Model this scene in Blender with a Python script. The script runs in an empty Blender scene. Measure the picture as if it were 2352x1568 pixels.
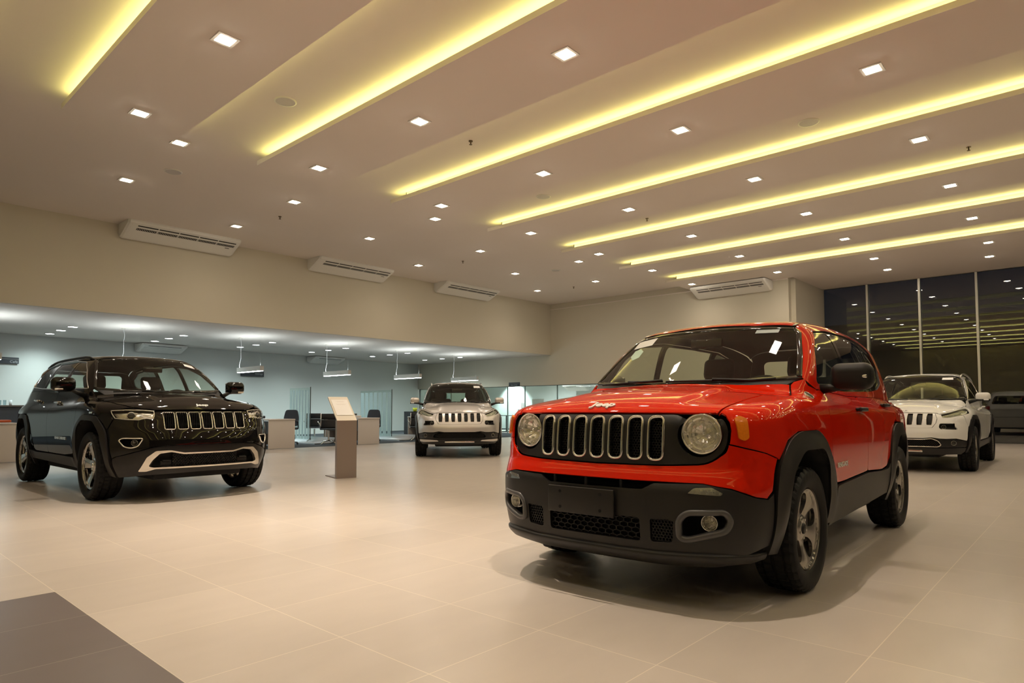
import bpy, math, random
import numpy as np
from mathutils import Vector, Matrix
from mathutils.geometry import delaunay_2d_cdt
random.seed(7)
S = bpy.context.scene
COL = S.collection
# ---------------------------------------------------------------- camera
F_PX, CY, PITCH, ROLL, AZ = 1487.95, 869.25, 0.0463617, -0.00210042, 0.735703
cam_d = bpy.data.cameras.new('camera'); cam = bpy.data.objects.new('camera', cam_d); COL.objects.link(cam)
S.camera = cam
cam_d.sensor_width = 36.0
cam_d.lens = F_PX / 2352 * 36.0
cam_d.shift_y = (CY - 784) / 2352
cam_d.clip_start = 0.05; cam_d.clip_end = 200
_fw = Vector((math.cos(AZ)*math.cos(PITCH), math.sin(AZ)*math.cos(PITCH), math.sin(PITCH)))
_rt = Vector((math.sin(AZ), -math.cos(AZ), 0)); _up = _rt.cross(_fw)
_c, _s = math.cos(ROLL), math.sin(ROLL)
_r, _u = _rt*_c + _up*_s, -_rt*_s + _up*_c
_m = Matrix((_r, _u, -_fw)).transposed().to_4x4(); _m.translation = Vector((0, 0, 1.01))
cam.matrix_world = _m
# ---------------------------------------------------------------- world (night outside) and exposure
w = bpy.data.worlds.new('night'); S.world = w; w.use_nodes = True
w.node_tree.nodes['Background'].inputs[0].default_value = (0.012, 0.016, 0.03, 1)
w.node_tree.nodes['Background'].inputs[1].default_value = 0.25
S.view_settings.view_transform = 'Standard'; S.view_settings.look = 'None'
S.view_settings.gamma = 1; S.view_settings.exposure = 0.95; S.view_settings.use_curve_mapping = False
cy = S.cycles
cy.max_bounces = 8; cy.diffuse_bounces = 3; cy.glossy_bounces = 4; cy.transmission_bounces = 4; cy.transparent_max_bounces = 24
cy.caustics_reflective = False; cy.caustics_refractive = False; cy.sample_clamp_indirect = 3.0; cy.sample_clamp_direct = 12.0
cy.use_adaptive_sampling = True; cy.adaptive_threshold = 0.035; cy.use_denoising = True; cy.blur_glossy = 0.0
# light levels of the lamps built further down
DOWN_W, CORE_W, COOL_W, LED_E, PEND_W = 20.0, 42.0, 64.0, 5.6, 7.5
WARM = (1.0, 0.835, 0.67); COOLC = (0.82, 1.0, 0.99); COVE = (1.0, 0.95, 0.30)

# ---------------------------------------------------------------- materials
MATS = {}
def mat(name, col, rough=.5, metal=0., coat=0., spec=.5, emit=None, es=1., trans=0., noise=0., nscale=6., bump=0., ior=1.5, coatr=.03):
    if name in MATS: return MATS[name]
    m = bpy.data.materials.new(name); m.use_nodes = True; nt = m.node_tree; b = nt.nodes['Principled BSDF']
    b.inputs['Base Color'].default_value = (*col, 1); b.inputs['Roughness'].default_value = rough
    b.inputs['Metallic'].default_value = metal; b.inputs['Coat Weight'].default_value = coat
    b.inputs['Coat Roughness'].default_value = coatr; b.inputs['Specular IOR Level'].default_value = spec
    b.inputs['Transmission Weight'].default_value = trans; b.inputs['IOR'].default_value = ior
    if emit: b.inputs['Emission Color'].default_value = (*emit, 1); b.inputs['Emission Strength'].default_value = es
    if noise or bump:
        tc = nt.nodes.new('ShaderNodeTexCoord'); n = nt.nodes.new('ShaderNodeTexNoise')
        n.inputs['Scale'].default_value = nscale; n.inputs['Detail'].default_value = 4
        nt.links.new(tc.outputs['Object'], n.inputs['Vector'])
        if noise:
            mx = nt.nodes.new('ShaderNodeMix'); mx.data_type = 'RGBA'; mx.blend_type = 'MULTIPLY'; mx.inputs[0].default_value = 1
            rp = nt.nodes.new('ShaderNodeMapRange'); rp.inputs['To Min'].default_value = 1-noise; rp.inputs['To Max'].default_value = 1+noise
            nt.links.new(n.outputs['Fac'], rp.inputs['Value']); mx.inputs[6].default_value = (*col, 1)
            nt.links.new(rp.outputs[0], mx.inputs[7]); nt.links.new(mx.outputs[2], b.inputs['Base Color'])
        if bump:
            bp = nt.nodes.new('ShaderNodeBump'); bp.inputs['Strength'].default_value = bump; bp.inputs['Distance'].default_value = .002
            nt.links.new(n.outputs['Fac'], bp.inputs['Height']); nt.links.new(bp.outputs[0], b.inputs['Normal'])
    MATS[name] = m; return m
def glass_mat(name, tint, f0=1.5, boost=0., rough=0.):
    if name in MATS: return MATS[name]
    m = bpy.data.materials.new(name); m.use_nodes = True; nt = m.node_tree; nt.nodes.clear()
    o = nt.nodes.new('ShaderNodeOutputMaterial'); mx = nt.nodes.new('ShaderNodeMixShader')
    t = nt.nodes.new('ShaderNodeBsdfTransparent'); g = nt.nodes.new('ShaderNodeBsdfGlossy'); f = nt.nodes.new('ShaderNodeLayerWeight')
    t.inputs[0].default_value = (*tint, 1); g.inputs['Roughness'].default_value = rough; f.inputs[0].default_value = .5
    pw = nt.nodes.new('ShaderNodeMath'); pw.operation = 'POWER'; pw.inputs[1].default_value = 5
    ad = nt.nodes.new('ShaderNodeMath'); ad.operation = 'MULTIPLY_ADD'; r0 = ((f0-1)/(f0+1))**2+boost; ad.inputs[1].default_value = 1-r0; ad.inputs[2].default_value = r0
    ad.use_clamp = True; nt.links.new(f.outputs['Facing'], pw.inputs[0])
    nt.links.new(pw.outputs[0], ad.inputs[0]); nt.links.new(ad.outputs[0], mx.inputs[0])
    nt.links.new(t.outputs[0], mx.inputs[1]); nt.links.new(g.outputs[0], mx.inputs[2]); nt.links.new(mx.outputs[0], o.inputs[0])
    MATS[name] = m; return m
def emis(name, col, st): return mat(name, (0, 0, 0), emit=col, es=st)

M_CHROME = mat('chrome', (.85, .85, .83), .14, 1.)
M_BADGE = mat('badge silver', (.75, .75, .74), .38, .7)
M_SATIN = mat('satin silver', (.55, .54, .52), .28, 1.)
M_BLACK = mat('black plastic', (.011, .0105, .010), .42, spec=.32, bump=.25, nscale=900)
M_GRAIN = mat('grained grey plastic', (.012, .011, .0105), .36, spec=.42, bump=.3, nscale=700)
M_GLOSSBLK = mat('gloss black', (.006, .006, .006), .06, coat=.5)
M_TRIM = mat('interior trim', (.022, .021, .020), .75, noise=.1)
M_SEAT = mat('seat cloth', (.020, .019, .018), .85, noise=.2, nscale=60)
M_LINER = mat('wheel liner', (.006, .006, .006), .9)
M_RUBBER = mat('tyre rubber', (.006, .0057, .0055), .60, spec=.25, bump=.3, nscale=300)
M_RIMG = mat('rim grey alloy', (.42, .40, .37), .26, .9)
M_RIMC = mat('rim polished alloy', (.68, .66, .63), .14, 1.)
M_DISC = mat('brake steel', (.20, .19, .18), .4, 1.)
M_GLASS = glass_mat('car glass', (.80, .85, .78), 1.5, .03)
M_GLASSD = glass_mat('dark car glass', (.16, .17, .15), 1.5, .02)
M_LENS = glass_mat('lamp lens', (.95, .95, .95), 1.45, .02)
M_AMBER = mat('amber reflector', (.75, .20, .01), .22, coat=.6, noise=.15, nscale=90)
M_TAIL = mat('red lamp', (.35, .01, .01), .15, coat=.6)
M_REFL = mat('lamp reflector', (.90, .89, .85), .20, .95, bump=.5, nscale=60)
M_WHITE = mat('sticker paper', (.80, .80, .78), .5)
M_INK = mat('ink', (.03, .03, .04), .6)
def paint(name, col, metal=0., rough=.35, flake=.0):
    return mat(name, col, rough, metal, coat=1., spec=0. if metal == 0 else .5, noise=flake, nscale=1500, coatr=.004)
P_RED = paint('red car paint', (.58, .014, .002), .0, .38, .04)
P_BLACK = paint('black car paint', (.004, .0034, .003), .0, .3)
P_SILVER = paint('silver car paint', (.62, .59, .56), .55, .30, .05)
P_WHITE = paint('white car paint', (.74, .73, .70), .0, .35, .02)

# ---------------------------------------------------------------- object helpers
def link(o, parent=None):
    COL.objects.link(o)
    if parent is not None: o.parent = parent
    return o
def tag(o, label=None, cat=None, group=None, kind=None):
    if label: o['label'] = label
    if cat: o['category'] = cat
    if group: o['group'] = group
    if kind: o['kind'] = kind
    return o
def empty(name, loc=(0,0,0), rz=0., label=None, cat=None, group=None):
    o = bpy.data.objects.new(name, None); o.empty_display_size = .1; COL.objects.link(o)
    o.location = loc; o.rotation_euler = (0, 0, rz); return tag(o, label, cat, group)
class MB:
    def __init__(s): s.v = []; s.f = []; s.m = []; s.sm = []
    def add(s, vs, fs, mi=0, smooth=False):
        b = len(s.v); s.v += [tuple(map(float, p)) for p in vs]; s.f += [tuple(b+i for i in f) for f in fs]
        s.m += [mi]*len(fs); s.sm += [smooth]*len(fs); return s
    def box(s, x0, y0, z0, x1, y1, z1, mi=0, bev=0.):
        if bev > 0:
            return s.rbox(((x0+x1)/2, (y0+y1)/2, (z0+z1)/2), (abs(x1-x0), abs(y1-y0), abs(z1-z0)), bev, mi)
        v = [(x0,y0,z0),(x1,y0,z0),(x1,y1,z0),(x0,y1,z0),(x0,y0,z1),(x1,y0,z1),(x1,y1,z1),(x0,y1,z1)]
        return s.add(v, [(0,3,2,1),(4,5,6,7),(0,1,5,4),(1,2,6,5),(2,3,7,6),(3,0,4,7)], mi)
    def rbox(s, c, d, r, mi=0, n=3, M=None, smooth=True):
        hx, hy, hz = [max(q/2-r, 1e-4) for q in d]
        rows = []; vs = []; N = 4*(n+1)
        for k in range(2*(n+1)):
            top = k > n; a = math.pi/2*((k-(n+1))/n if top else (k/n-1)); a = a if top else a
            cz = (hz if top else -hz) + r*math.sin(a); rr = r*math.cos(a)
            row = []
            for q in range(4):
                sx, sy = ((1,1),(-1,1),(-1,-1),(1,-1))[q]
                for j in range(n+1):
                    t = math.pi/2*(q + j/n); row.append((sx*hx+rr*math.cos(t), sy*hy+rr*math.sin(t), cz))
            rows.append(row)
        for row in rows: vs += row
        fs = []
        for k in range(len(rows)-1):
            for j in range(N): fs.append((k*N+j, k*N+(j+1)%N, (k+1)*N+(j+1)%N, (k+1)*N+j))
        fs.append(tuple(reversed(range(N)))); fs.append(tuple(range((len(rows)-1)*N, len(rows)*N)))
        if M is None: vs = [(p[0]+c[0], p[1]+c[1], p[2]+c[2]) for p in vs]
        else: vs = [tuple(M @ Vector(p) + Vector(c)) for p in vs]
        return s.add(vs, fs, mi, smooth)
    def cyl(s, a, b, r, r2=None, n=16, mi=0, caps=True, smooth=True):
        a, b = Vector(a), Vector(b); r2 = r if r2 is None else r2; d = (b-a).normalized()
        u = d.orthogonal().normalized(); w_ = d.cross(u)
        vs = [a + (u*math.cos(t)+w_*math.sin(t))*r for t in [2*math.pi*i/n for i in range(n)]]
        vs += [b + (u*math.cos(t)+w_*math.sin(t))*r2 for t in [2*math.pi*i/n for i in range(n)]]
        s.add(vs, [(i, (i+1)%n, n+(i+1)%n, n+i) for i in range(n)], mi, smooth)
        if caps: s.add(vs, [tuple(reversed(range(n))), tuple(range(n, 2*n))], mi)
        return s
    def tube(s, pts, r, n=8, mi=0, closed=False, scale=None):
        P = [Vector(p) for p in pts]; L = len(P); rings = []
        prev = None
        for i in range(L):
            t = (P[(i+1) % L]-P[i-1]) if closed else (P[min(i+1, L-1)]-P[max(i-1, 0)])
            t.normalize()
            u = (prev - t*prev.dot(t)).normalized() if prev is not None else t.orthogonal().normalized()
            prev = u; w_ = t.cross(u); rr = r if scale is None else r*scale[i]
            rings.append([P[i]+(u*math.cos(a)+w_*math.sin(a))*rr for a in [2*math.pi*k/n for k in range(n)]])
        vs = [p for q in rings for p in q]; fs = []
        for i in range(L if closed else L-1):
            j = (i+1) % L
            for k in range(n): fs.append((i*n+k, i*n+(k+1)%n, j*n+(k+1)%n, j*n+k))
        if not closed: fs += [tuple(reversed(range(n))), tuple(range((L-1)*n, L*n))]
        return s.add(vs, fs, mi, True)
    def lathe(s, prof, org, ax, n=48, mi=0, smooth=True, rmod=None, closed=False):
        org, ax = Vector(org), Vector(ax).normalized(); u = ax.orthogonal().normalized(); w_ = ax.cross(u)
        vs = []; m = len(prof)
        for i in range(n):
            a = 2*math.pi*i/n; d = u*math.cos(a)+w_*math.sin(a)
            for j, (r, h) in enumerate(prof):
                vs.append(org+d*(r+(rmod(i, j) if rmod else 0))+ax*h)
        fs = []
        for i in range(n):
            for j in range(m if closed else m-1):
                k = (j+1) % m; i2 = (i+1) % n; fs.append((i*m+j, i*m+k, i2*m+k, i2*m+j))
        return s.add(vs, fs, mi, smooth)
    def prism(s, poly, fn, d, mi=0):
        """poly 2D -> fn(u,v,h): h=0 and h=d"""
        n = len(poly); vs = [fn(u, v, 0) for u, v in poly]+[fn(u, v, d) for u, v in poly]
        return s.add(vs, [tuple(reversed(range(n))), tuple(range(n, 2*n))]+[(i, (i+1)%n, n+(i+1)%n, n+i) for i in range(n)], mi)
    def build(s, name, mats, parent=None, loc=None):
        me = bpy.data.meshes.new(name); me.from_pydata(s.v, [], s.f)
        for m in (mats if isinstance(mats, (list, tuple)) else [mats]): me.materials.append(m)
        me.polygons.foreach_set('material_index', s.m); me.polygons.foreach_set('use_smooth', s.sm); me.update()
        o = bpy.data.objects.new(name, me); link(o, parent)
        if loc is not None: o.location = loc
        return o
def text(name, body, size, m, parent=None, depth=.003, M=None, shear=0., bold=0., align='CENTER', sx=1.):
    c = bpy.data.curves.new(name, 'FONT'); c.body = body; c.size = size; c.extrude = depth; c.align_x = align; c.align_y = 'CENTER'
    c.shear = shear; c.offset = bold; c.resolution_u = 3; c.bevel_depth = depth*.3
    t = bpy.data.objects.new('tmp', c); COL.objects.link(t)
    dg = bpy.context.evaluated_depsgraph_get(); me = bpy.data.meshes.new_from_object(t.evaluated_get(dg))
    bpy.data.objects.remove(t); me.materials.clear(); me.materials.append(m)
    me.transform(Matrix.Diagonal((sx, 1, 1, 1)))
    o = bpy.data.objects.new(name, me); link(o, parent)
    if M is not None: o.matrix_local = M
    return o
def copy_tree(o, parent=None, kids=None):
    c = o.copy(); COL.objects.link(c); c.parent = parent
    for ch in list(o.children): copy_tree(ch, c)
    return c
def frame(org, xa, ya):
    xa = Vector(xa).normalized(); ya = Vector(ya); za = xa.cross(ya).normalized(); ya = za.cross(xa)
    M = Matrix((xa, ya, za)).transposed().to_4x4(); M.translation = Vector(org); return M
def cur(*pts):
    p=np.array(sorted(pts),float); X,Y=p[:,0],p[:,1]; n=len(X)
    h=np.diff(X); d=np.diff(Y)/h; m=np.zeros(n); m[0],m[-1]=d[0],d[-1]
    for i in range(1,n-1):
        if d[i-1]*d[i]>0:
            w1=2*h[i]+h[i-1]; w2=h[i]+2*h[i-1]; m[i]=(w1+w2)/(w1/d[i-1]+w2/d[i])
    def f(x):
        x=np.asarray(x,float); i=np.clip(np.searchsorted(X,x)-1,0,n-2); t=(x-X[i])/h[i]
        tc=np.clip(t,0,1); a=tc*tc*(3-2*tc); y=Y[i]*(1-a)+Y[i+1]*a+h[i]*(m[i]*tc*(1-tc)**2-m[i+1]*tc*tc*(1-tc))
        return y+np.where(t<0,t*h[i]*m[0],0)+np.where(t>1,(t-1)*h[i]*m[-1],0)
    return f
def smax(a,b,k):
    h=np.clip(.5+.5*(a-b)/k,0,1); return b+(a-b)*h+k*h*(1-h)
def smin(a,b,k): return -smax(-a,-b,k)
def sstep(a,b,x):
    t=np.clip((x-a)/(b-a),0,1); return t*t*(3-2*t)
class Hull:
    wb=2.57; wr=.343; arch=.40
    def lower(s,x,y,z):
        ay=np.abs(y)
        W=s.wz(z)+s.wx(x)
        for cx in (0,-s.wb):
            r=np.hypot(x-cx,(z-s.wr)*1.0); W=W+s.bulge*np.exp(-((r-s.br)/.07)**2)*sstep(.2,.5,z)
        W=W+s.side_extra(x,z)
        side=ay-W
        fr=x-(s.xf(z)-s.fc*y*y-s.fc4*y**4)
        rr=-(x-(s.xr(z)+s.rc*y*y))
        f=smax(side,fr,s.kf); f=smax(f,rr,s.kr)
        top=z-(s.zt(x)-s.tc*y*y+s.top_extra(x,y))
        f=smax(f,top,s.kt); return smax(f,s.z0-z,.04)
    def cabin(s,x,y,z):
        ay=np.abs(y); u=z-s.zb
        side=(ay-(s.cw-s.c1*u-s.c2*u*u+s.cx(x)))*.95
        ws=(x-(s.wx0-(z-s.zb)*s.wsl-s.wc*y*y))*s.wn
        rf=z-(s.zr(x)-s.rcw*y*y)
        rr=-(x-(s.xcr(z)+s.rcc*y*y))
        f=smax(side,rf,s.kcr); f=smax(f,ws,s.kws); return smax(smax(f,rr,s.kcb),s.zb-.12-z,.02)
    def f(s,x,y,z): return smin(s.lower(x,y,z),s.cabin(x,y,z),s.ku)
    def side_extra(s,x,z): return 0
    def top_extra(s,x,y): return 0
    def grad(s,P,e=1e-3):
        x,y,z=P.T
        g=np.stack([s.f(x+e,y,z)-s.f(x-e,y,z),s.f(x,y+e,z)-s.f(x,y-e,z),s.f(x,y,z+e)-s.f(x,y,z-e)],1)
        return g/np.maximum(np.linalg.norm(g,axis=1),1e-9)[:,None]
    def cast(s,O,D,L=3.,n=260):
        """first hit of rays O+tD"""
        O=np.atleast_2d(O).astype(float);D=np.broadcast_to(np.asarray(D,float),O.shape)
        t=np.zeros(len(O));hit=np.zeros(len(O),bool);st=L/n;t0=t.copy();act=np.arange(len(O))
        for i in range(n+1):
            P=O[act]+D[act]*(i*st); v=s.f(*P.T)<0
            t[act[v]]=i*st;hit[act[v]]=True;act=act[~v]
            if len(act)==0:break
        lo=np.maximum(t-st,0);hi=t.copy()
        for i in range(22):
            m=(lo+hi)/2;v=s.f(*(O+D*m[:,None]).T)<0;hi=np.where(v,m,hi);lo=np.where(v,lo,m)
        return O+D*hi[:,None],hit
class Renegade(Hull):
    wb=2.57;wr=.343;z0=.2
    wz=staticmethod(cur((.15,.78),(.25,.82),(.4,.865),(.55,.885),(.75,.893),(.9,.888),(1.0,.872),(1.08,.845),(1.16,.80),(1.3,.72)))
    wx=staticmethod(cur((-3.5,-.09),(-3.0,-.05),(-2.4,-.005),(-.2,0),(.2,-.005),(.5,-.03),(.8,-.08)))
    bulge=.018;br=.44
    xf=staticmethod(cur((.15,.73),(.24,.815),(.32,.85),(.45,.86),(.59,.855),(.66,.83),(.72,.805),(.85,.795),(.96,.78),(1.0,.765),(1.05,.71)))
    fc=.11;fc4=.20;xr=staticmethod(cur((.2,-3.30),(.35,-3.42),(.6,-3.43),(.75,-3.38),(1.1,-3.36),(1.3,-3.3)));rc=.12
    zt=staticmethod(cur((-3.5,1.07),(-2.6,1.09),(-1.5,1.12),(-.3,1.135),(.0,1.135),(.3,1.105),(.5,1.075),(.68,1.04),(.77,1.0),(.85,.92)))
    tc=.09;kf=.22;kr=.2;kt=.07
    zb=1.12;cw=.805;c1=.20;c2=.22;cx=staticmethod(cur((-3.4,-.16),(-3.0,-.10),(-2.4,-.042),(-1.7,0),(-.6,-.005),(-.2,-.06),(.1,-.15)))
    wx0=-.01;wsl=1.42;wc=.40;wn=.55
    zr=staticmethod(cur((.2,1.44),(-.3,1.535),(-.65,1.605),(-1.0,1.648),(-1.6,1.68),(-2.4,1.682),(-3.1,1.65),(-3.4,1.62)));rcw=.09
    xcr=staticmethod(cur((1.1,-3.36),(1.3,-3.29),(1.6,-3.12)));rcc=.15
    kcr=.16;kws=.05;kcb=.15;ku=.05
    def top_extra(s,x,y): return .018*sstep(.46,.38,np.abs(y))*sstep(.72,.4,x)*sstep(-.3,0,x)
class Grand(Hull):
    wb=2.915;wr=.385;z0=.22
    wz=staticmethod(cur((.15,.84),(.3,.88),(.45,.93),(.6,.955),(.8,.962),(.95,.955),(1.05,.94),(1.13,.91),(1.22,.85),(1.35,.76)))
    wx=staticmethod(cur((-3.9,-.12),(-3.3,-.05),(-2.7,0),(-.3,0),(.2,-.01),(.5,-.04),(.9,-.10)))
    bulge=.02;br=.50
    xf=staticmethod(cur((.15,.72),(.3,.84),(.42,.90),(.6,.92),(.75,.90),(.85,.87),(.98,.82),(1.05,.74),(1.1,.62)))
    fc=.16;fc4=.30;xr=staticmethod(cur((.2,-3.75),(.35,-3.88),(.6,-3.89),(.9,-3.86),(1.15,-3.82),(1.3,-3.76)));rc=.16
    zt=staticmethod(cur((-3.9,1.14),(-2.6,1.14),(-1.5,1.15),(-.3,1.20),(.0,1.185),(.3,1.15),(.6,1.10),(.8,1.03),(.9,.95)))
    tc=.11;kf=.28;kr=.25;kt=.10
    zb=1.16;cw=.85;c1=.30;c2=.30;cx=staticmethod(cur((-3.8,-.13),(-3.2,-.04),(-2.4,0),(-1.7,0),(-.8,-.01),(-.2,-.10)))
    wx0=-.10;wsl=1.55;wc=.42;wn=.53
    zr=staticmethod(cur((.2,1.5),(-.4,1.62),(-.85,1.685),(-1.3,1.73),(-1.8,1.75),(-2.6,1.75),(-3.3,1.71),(-3.8,1.65)));rcw=.10
    xcr=staticmethod(cur((1.1,-3.82),(1.3,-3.74),(1.6,-3.50)));rcc=.2
    kcr=.16;kws=.06;kcb=.15;ku=.06
    def top_extra(s,x,y): return .02*sstep(.42,.34,np.abs(y))*sstep(.85,.4,x)*sstep(-.3,0,x)
class Cherokee(Hull):
    wb=2.705;wr=.36;z0=.22
    wz=staticmethod(cur((.15,.79),(.3,.84),(.45,.885),(.6,.9),(.8,.903),(.95,.885),(1.02,.865),(1.12,.81),(1.25,.72)))
    wx=staticmethod(cur((-3.7,-.10),(-3.1,-.04),(-2.5,0),(-.2,0),(.2,-.01),(.5,-.04),(.9,-.11)))
    bulge=.02;br=.46
    xf=staticmethod(cur((.15,.75),(.3,.86),(.45,.92),(.6,.92),(.7,.90),(.8,.86),(.9,.80),(.97,.70),(1.02,.55)))
    fc=.18;fc4=.35;xr=staticmethod(cur((.2,-3.5),(.35,-3.6),(.6,-3.62),(.9,-3.6),(1.1,-3.56),(1.3,-3.48)));rc=.16
    zt=staticmethod(cur((-3.6,1.07),(-1.5,1.08),(-.3,1.11),(.0,1.10),(.3,1.06),(.55,1.0),(.75,.92),(.9,.80)))
    tc=.13;kf=.28;kr=.25;kt=.10
    zb=1.09;cw=.80;c1=.24;c2=.26;cx=staticmethod(cur((-3.5,-.15),(-3.0,-.08),(-2.3,-.02),(-1.6,0),(-.8,-.01),(-.2,-.10)))
    wx0=-.05;wsl=1.75;wc=.40;wn=.49
    zr=staticmethod(cur((.2,1.42),(-.4,1.52),(-.85,1.59),(-1.3,1.635),(-1.8,1.655),(-2.6,1.63),(-3.3,1.55)));rcw=.10
    xcr=staticmethod(cur((1.05,-3.55),(1.3,-3.42),(1.6,-3.10)));rcc=.2
    kcr=.16;kws=.06;kcb=.15;ku=.06
    def top_extra(s,x,y): return .02*sstep(.5,.38,np.abs(y))*sstep(.85,.3,x)*sstep(-.3,0,x)
# ---------------------------------------------------------------- surface patches cut from a body hull
def round_poly(P, r, n=4, closed=True):
    out = []; L = len(P)
    for i in range(L):
        a, b, c = np.array(P[i-1], float), np.array(P[i], float), np.array(P[(i+1) % L], float)
        ri = r[i] if isinstance(r, (list, tuple)) else r
        if ri <= 0 or (not closed and i in (0, L-1)): out.append(tuple(b)); continue
        da, dc = a-b, c-b; la, lc = np.linalg.norm(da), np.linalg.norm(dc); q = min(ri, la*.45, lc*.45)
        p0, p1 = b+da/la*q, b+dc/lc*q
        for k in range(n+1):
            t = k/n; out.append(tuple((1-t)**2*p0+2*t*(1-t)*b+t*t*p1))
    return out
def resample(P, res, closed=True):
    out = []; L = len(P)
    for i in range(L if closed else L-1):
        a, b = np.array(P[i], float), np.array(P[(i+1) % L], float); d = np.linalg.norm(b-a)
        if d < 1e-7: continue
        k = max(1, int(math.ceil(d/res)))
        for j in range(k): out.append(a+(b-a)*j/k)
    if not closed: out.append(np.array(P[-1], float))
    return np.array(out)
def hit3(H, kind, P):
    """2D points on a projection plane -> 3D points on the hull"""
    P = np.atleast_2d(np.array(P, float)); a, b = P[:, 0], P[:, 1]; n = len(P); z = np.zeros(n)
    if kind == 's': O = np.stack([a, z+1.5, b], 1); D = (0, -1, 0)
    elif kind == 't': O = np.stack([a, b, z+2.3], 1); D = (0, 0, -1)
    elif kind == 'f': O = np.stack([z+1.6, a, b], 1); D = (-1, 0, 0)
    elif kind == 'r': O = np.stack([z-H.wb-2.0, a, b], 1); D = (1, 0, 0)
    elif kind == 'c':   # rear corner, y sign in a, height in b
        O = np.stack([z-H.wb-.55-1.0, a*1.6, b], 1); D = np.stack([z+1, -a, z], 1)/math.sqrt(2)
    elif kind == 'k':   # roof edge, x in a, side in b
        O = np.stack([a, b*1.6, z+2.45], 1); D = np.stack([z, -b, z-1], 1)/math.sqrt(2)
    Q, h = H.cast(O, D, L=3.2)
    return Q
def line3(H, kind, P, res=.03, closed=False, r=0):
    if r: P = round_poly(P, r, closed=closed)
    return hit3(H, kind, resample(P, res, closed))
def inside(pts, poly):
    x, y = pts[:, 0], pts[:, 1]; c = np.zeros(len(pts), bool); n = len(poly)
    for i in range(n):
        x1, y1 = poly[i-1]; x2, y2 = poly[i]
        m = ((y1 > y) != (y2 > y)); 
        if y1 != y2: c ^= m & (x < (x2-x1)*(y-y1)/(y2-y1)+x1)
    return c
def tri2(loops, res):
    allv = []; edges = []
    for L in loops:
        b = len(allv); allv += [tuple(p) for p in L]; edges += [(b+i, b+(i+1) % len(L)) for i in range(len(L))]
    A = np.array(allv); lo, hi = A.min(0), A.max(0)
    xs = np.arange(lo[0], hi[0], res); ys = np.arange(lo[1], hi[1], res*.866)
    G = np.array([(x+(res/2 if j % 2 else 0), y) for j, y in enumerate(ys) for x in xs]) if len(xs) and len(ys) else np.zeros((0, 2))
    if len(G):
        m = inside(G, loops[0])
        for L in loops[1:]: m &= ~inside(G, L)
        G = G[m]
    if len(G):
        keep = np.ones(len(G), bool)
        for k in range(0, len(A), 64):
            d = np.min(np.hypot(G[:, None, 0]-A[None, k:k+64, 0], G[:, None, 1]-A[None, k:k+64, 1]), axis=1); keep &= d > res*.55
        G = G[keep]
    pts = [Vector(p) for p in allv]+[Vector(p) for p in G]
    v, e, f, *_ = delaunay_2d_cdt(pts, edges, [], 0, 1e-7)
    V = np.array([tuple(p) for p in v]); T = np.array([t for t in f if len(t) == 3], int)
    c = V[T].mean(1); m = inside(c, loops[0])
    for L in loops[1:]: m &= ~inside(c, L)
    T = T[m]; a = V[T]; ar = (a[:, 1, 0]-a[:, 0, 0])*(a[:, 2, 1]-a[:, 0, 1])-(a[:, 1, 1]-a[:, 0, 1])*(a[:, 2, 0]-a[:, 0, 0])
    T = T[np.abs(ar) > 1e-10]; ar = ar[np.abs(ar) > 1e-10]; T[ar < 0] = T[ar < 0][:, ::-1]
    used = np.unique(T); mp = -np.ones(len(V), int); mp[used] = np.arange(len(used))
    return V[used], mp[T]
def inset_loop(L, d):
    L = np.array(L); ar = np.sum(L[:, 0]*np.roll(L[:, 1], -1)-np.roll(L[:, 0], -1)*L[:, 1])
    t = np.roll(L, -1, 0)-np.roll(L, 1, 0); t /= np.maximum(np.linalg.norm(t, axis=1), 1e-9)[:, None]
    return L+np.stack([-t[:, 1], t[:, 0]], 1)*d*(1 if ar > 0 else -1)
K = .8
class Proj:
    def __init__(s, H, mode): s.H = H; s.mode = mode; s.zc = .78; s.xc = 0. if mode == 'z' else -H.wb
    def to2(s, P):
        x, y, z = P.T
        if s.mode == 'x': return np.stack([x, np.arctan2(z-s.zc, y)*K], 1)
        if s.mode == 'xr': 
            a = np.arctan2(z-s.zc, -y); return np.stack([-x, a*K], 1)
        if s.mode == 'z': return np.stack([np.arctan2(y, x-s.xc)*K, z], 1)
        if s.mode == 'r': return np.stack([np.arctan2(-y, -(x-s.xc))*K, z], 1)
    def ray(s, U):
        u, v = U.T; R = 2.2; z0 = np.zeros(len(u))
        if s.mode == 'x': d = np.stack([z0, np.cos(v/K), np.sin(v/K)], 1); return np.stack([u, z0, z0+s.zc], 1)+d*R, -d
        if s.mode == 'z': d = np.stack([np.cos(u/K), np.sin(u/K), z0], 1); return np.stack([z0+s.xc, z0, v], 1)+d*R, -d
        if s.mode == 'r': d = np.stack([-np.cos(u/K), -np.sin(u/K), z0], 1); return np.stack([z0+s.xc, z0, v], 1)+d*R, -d
def patch(H, mode, outer, holes=(), res=.035, off=0., thick=.012, inset=.002, dfn=None, rim=0):
    """returns V,N,tris(front),all faces + material ids"""
    pr = Proj(H, mode); loops = [pr.to2(np.asarray(outer))]+[pr.to2(np.asarray(h)) for h in holes]
    if inset: loops = [inset_loop(loops[0], inset)]+[inset_loop(h, -inset) for h in loops[1:]]
    U, T = tri2(loops, res); O, D = pr.ray(U); P, h = H.cast(O, D, L=2.2, n=220)
    N = H.grad(P); V = P+N*off
    if dfn is not None: V = V+N*dfn(P)[:, None]
    # orient: front normals along N
    a = V[T]; g = np.cross(a[:, 1]-a[:, 0], a[:, 2]-a[:, 0]); 
    if np.mean(np.sum(g*N[T[:, 0]], 1)) < 0: T = T[:, ::-1]
    return solid(V, N, T, thick, rim)
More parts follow.
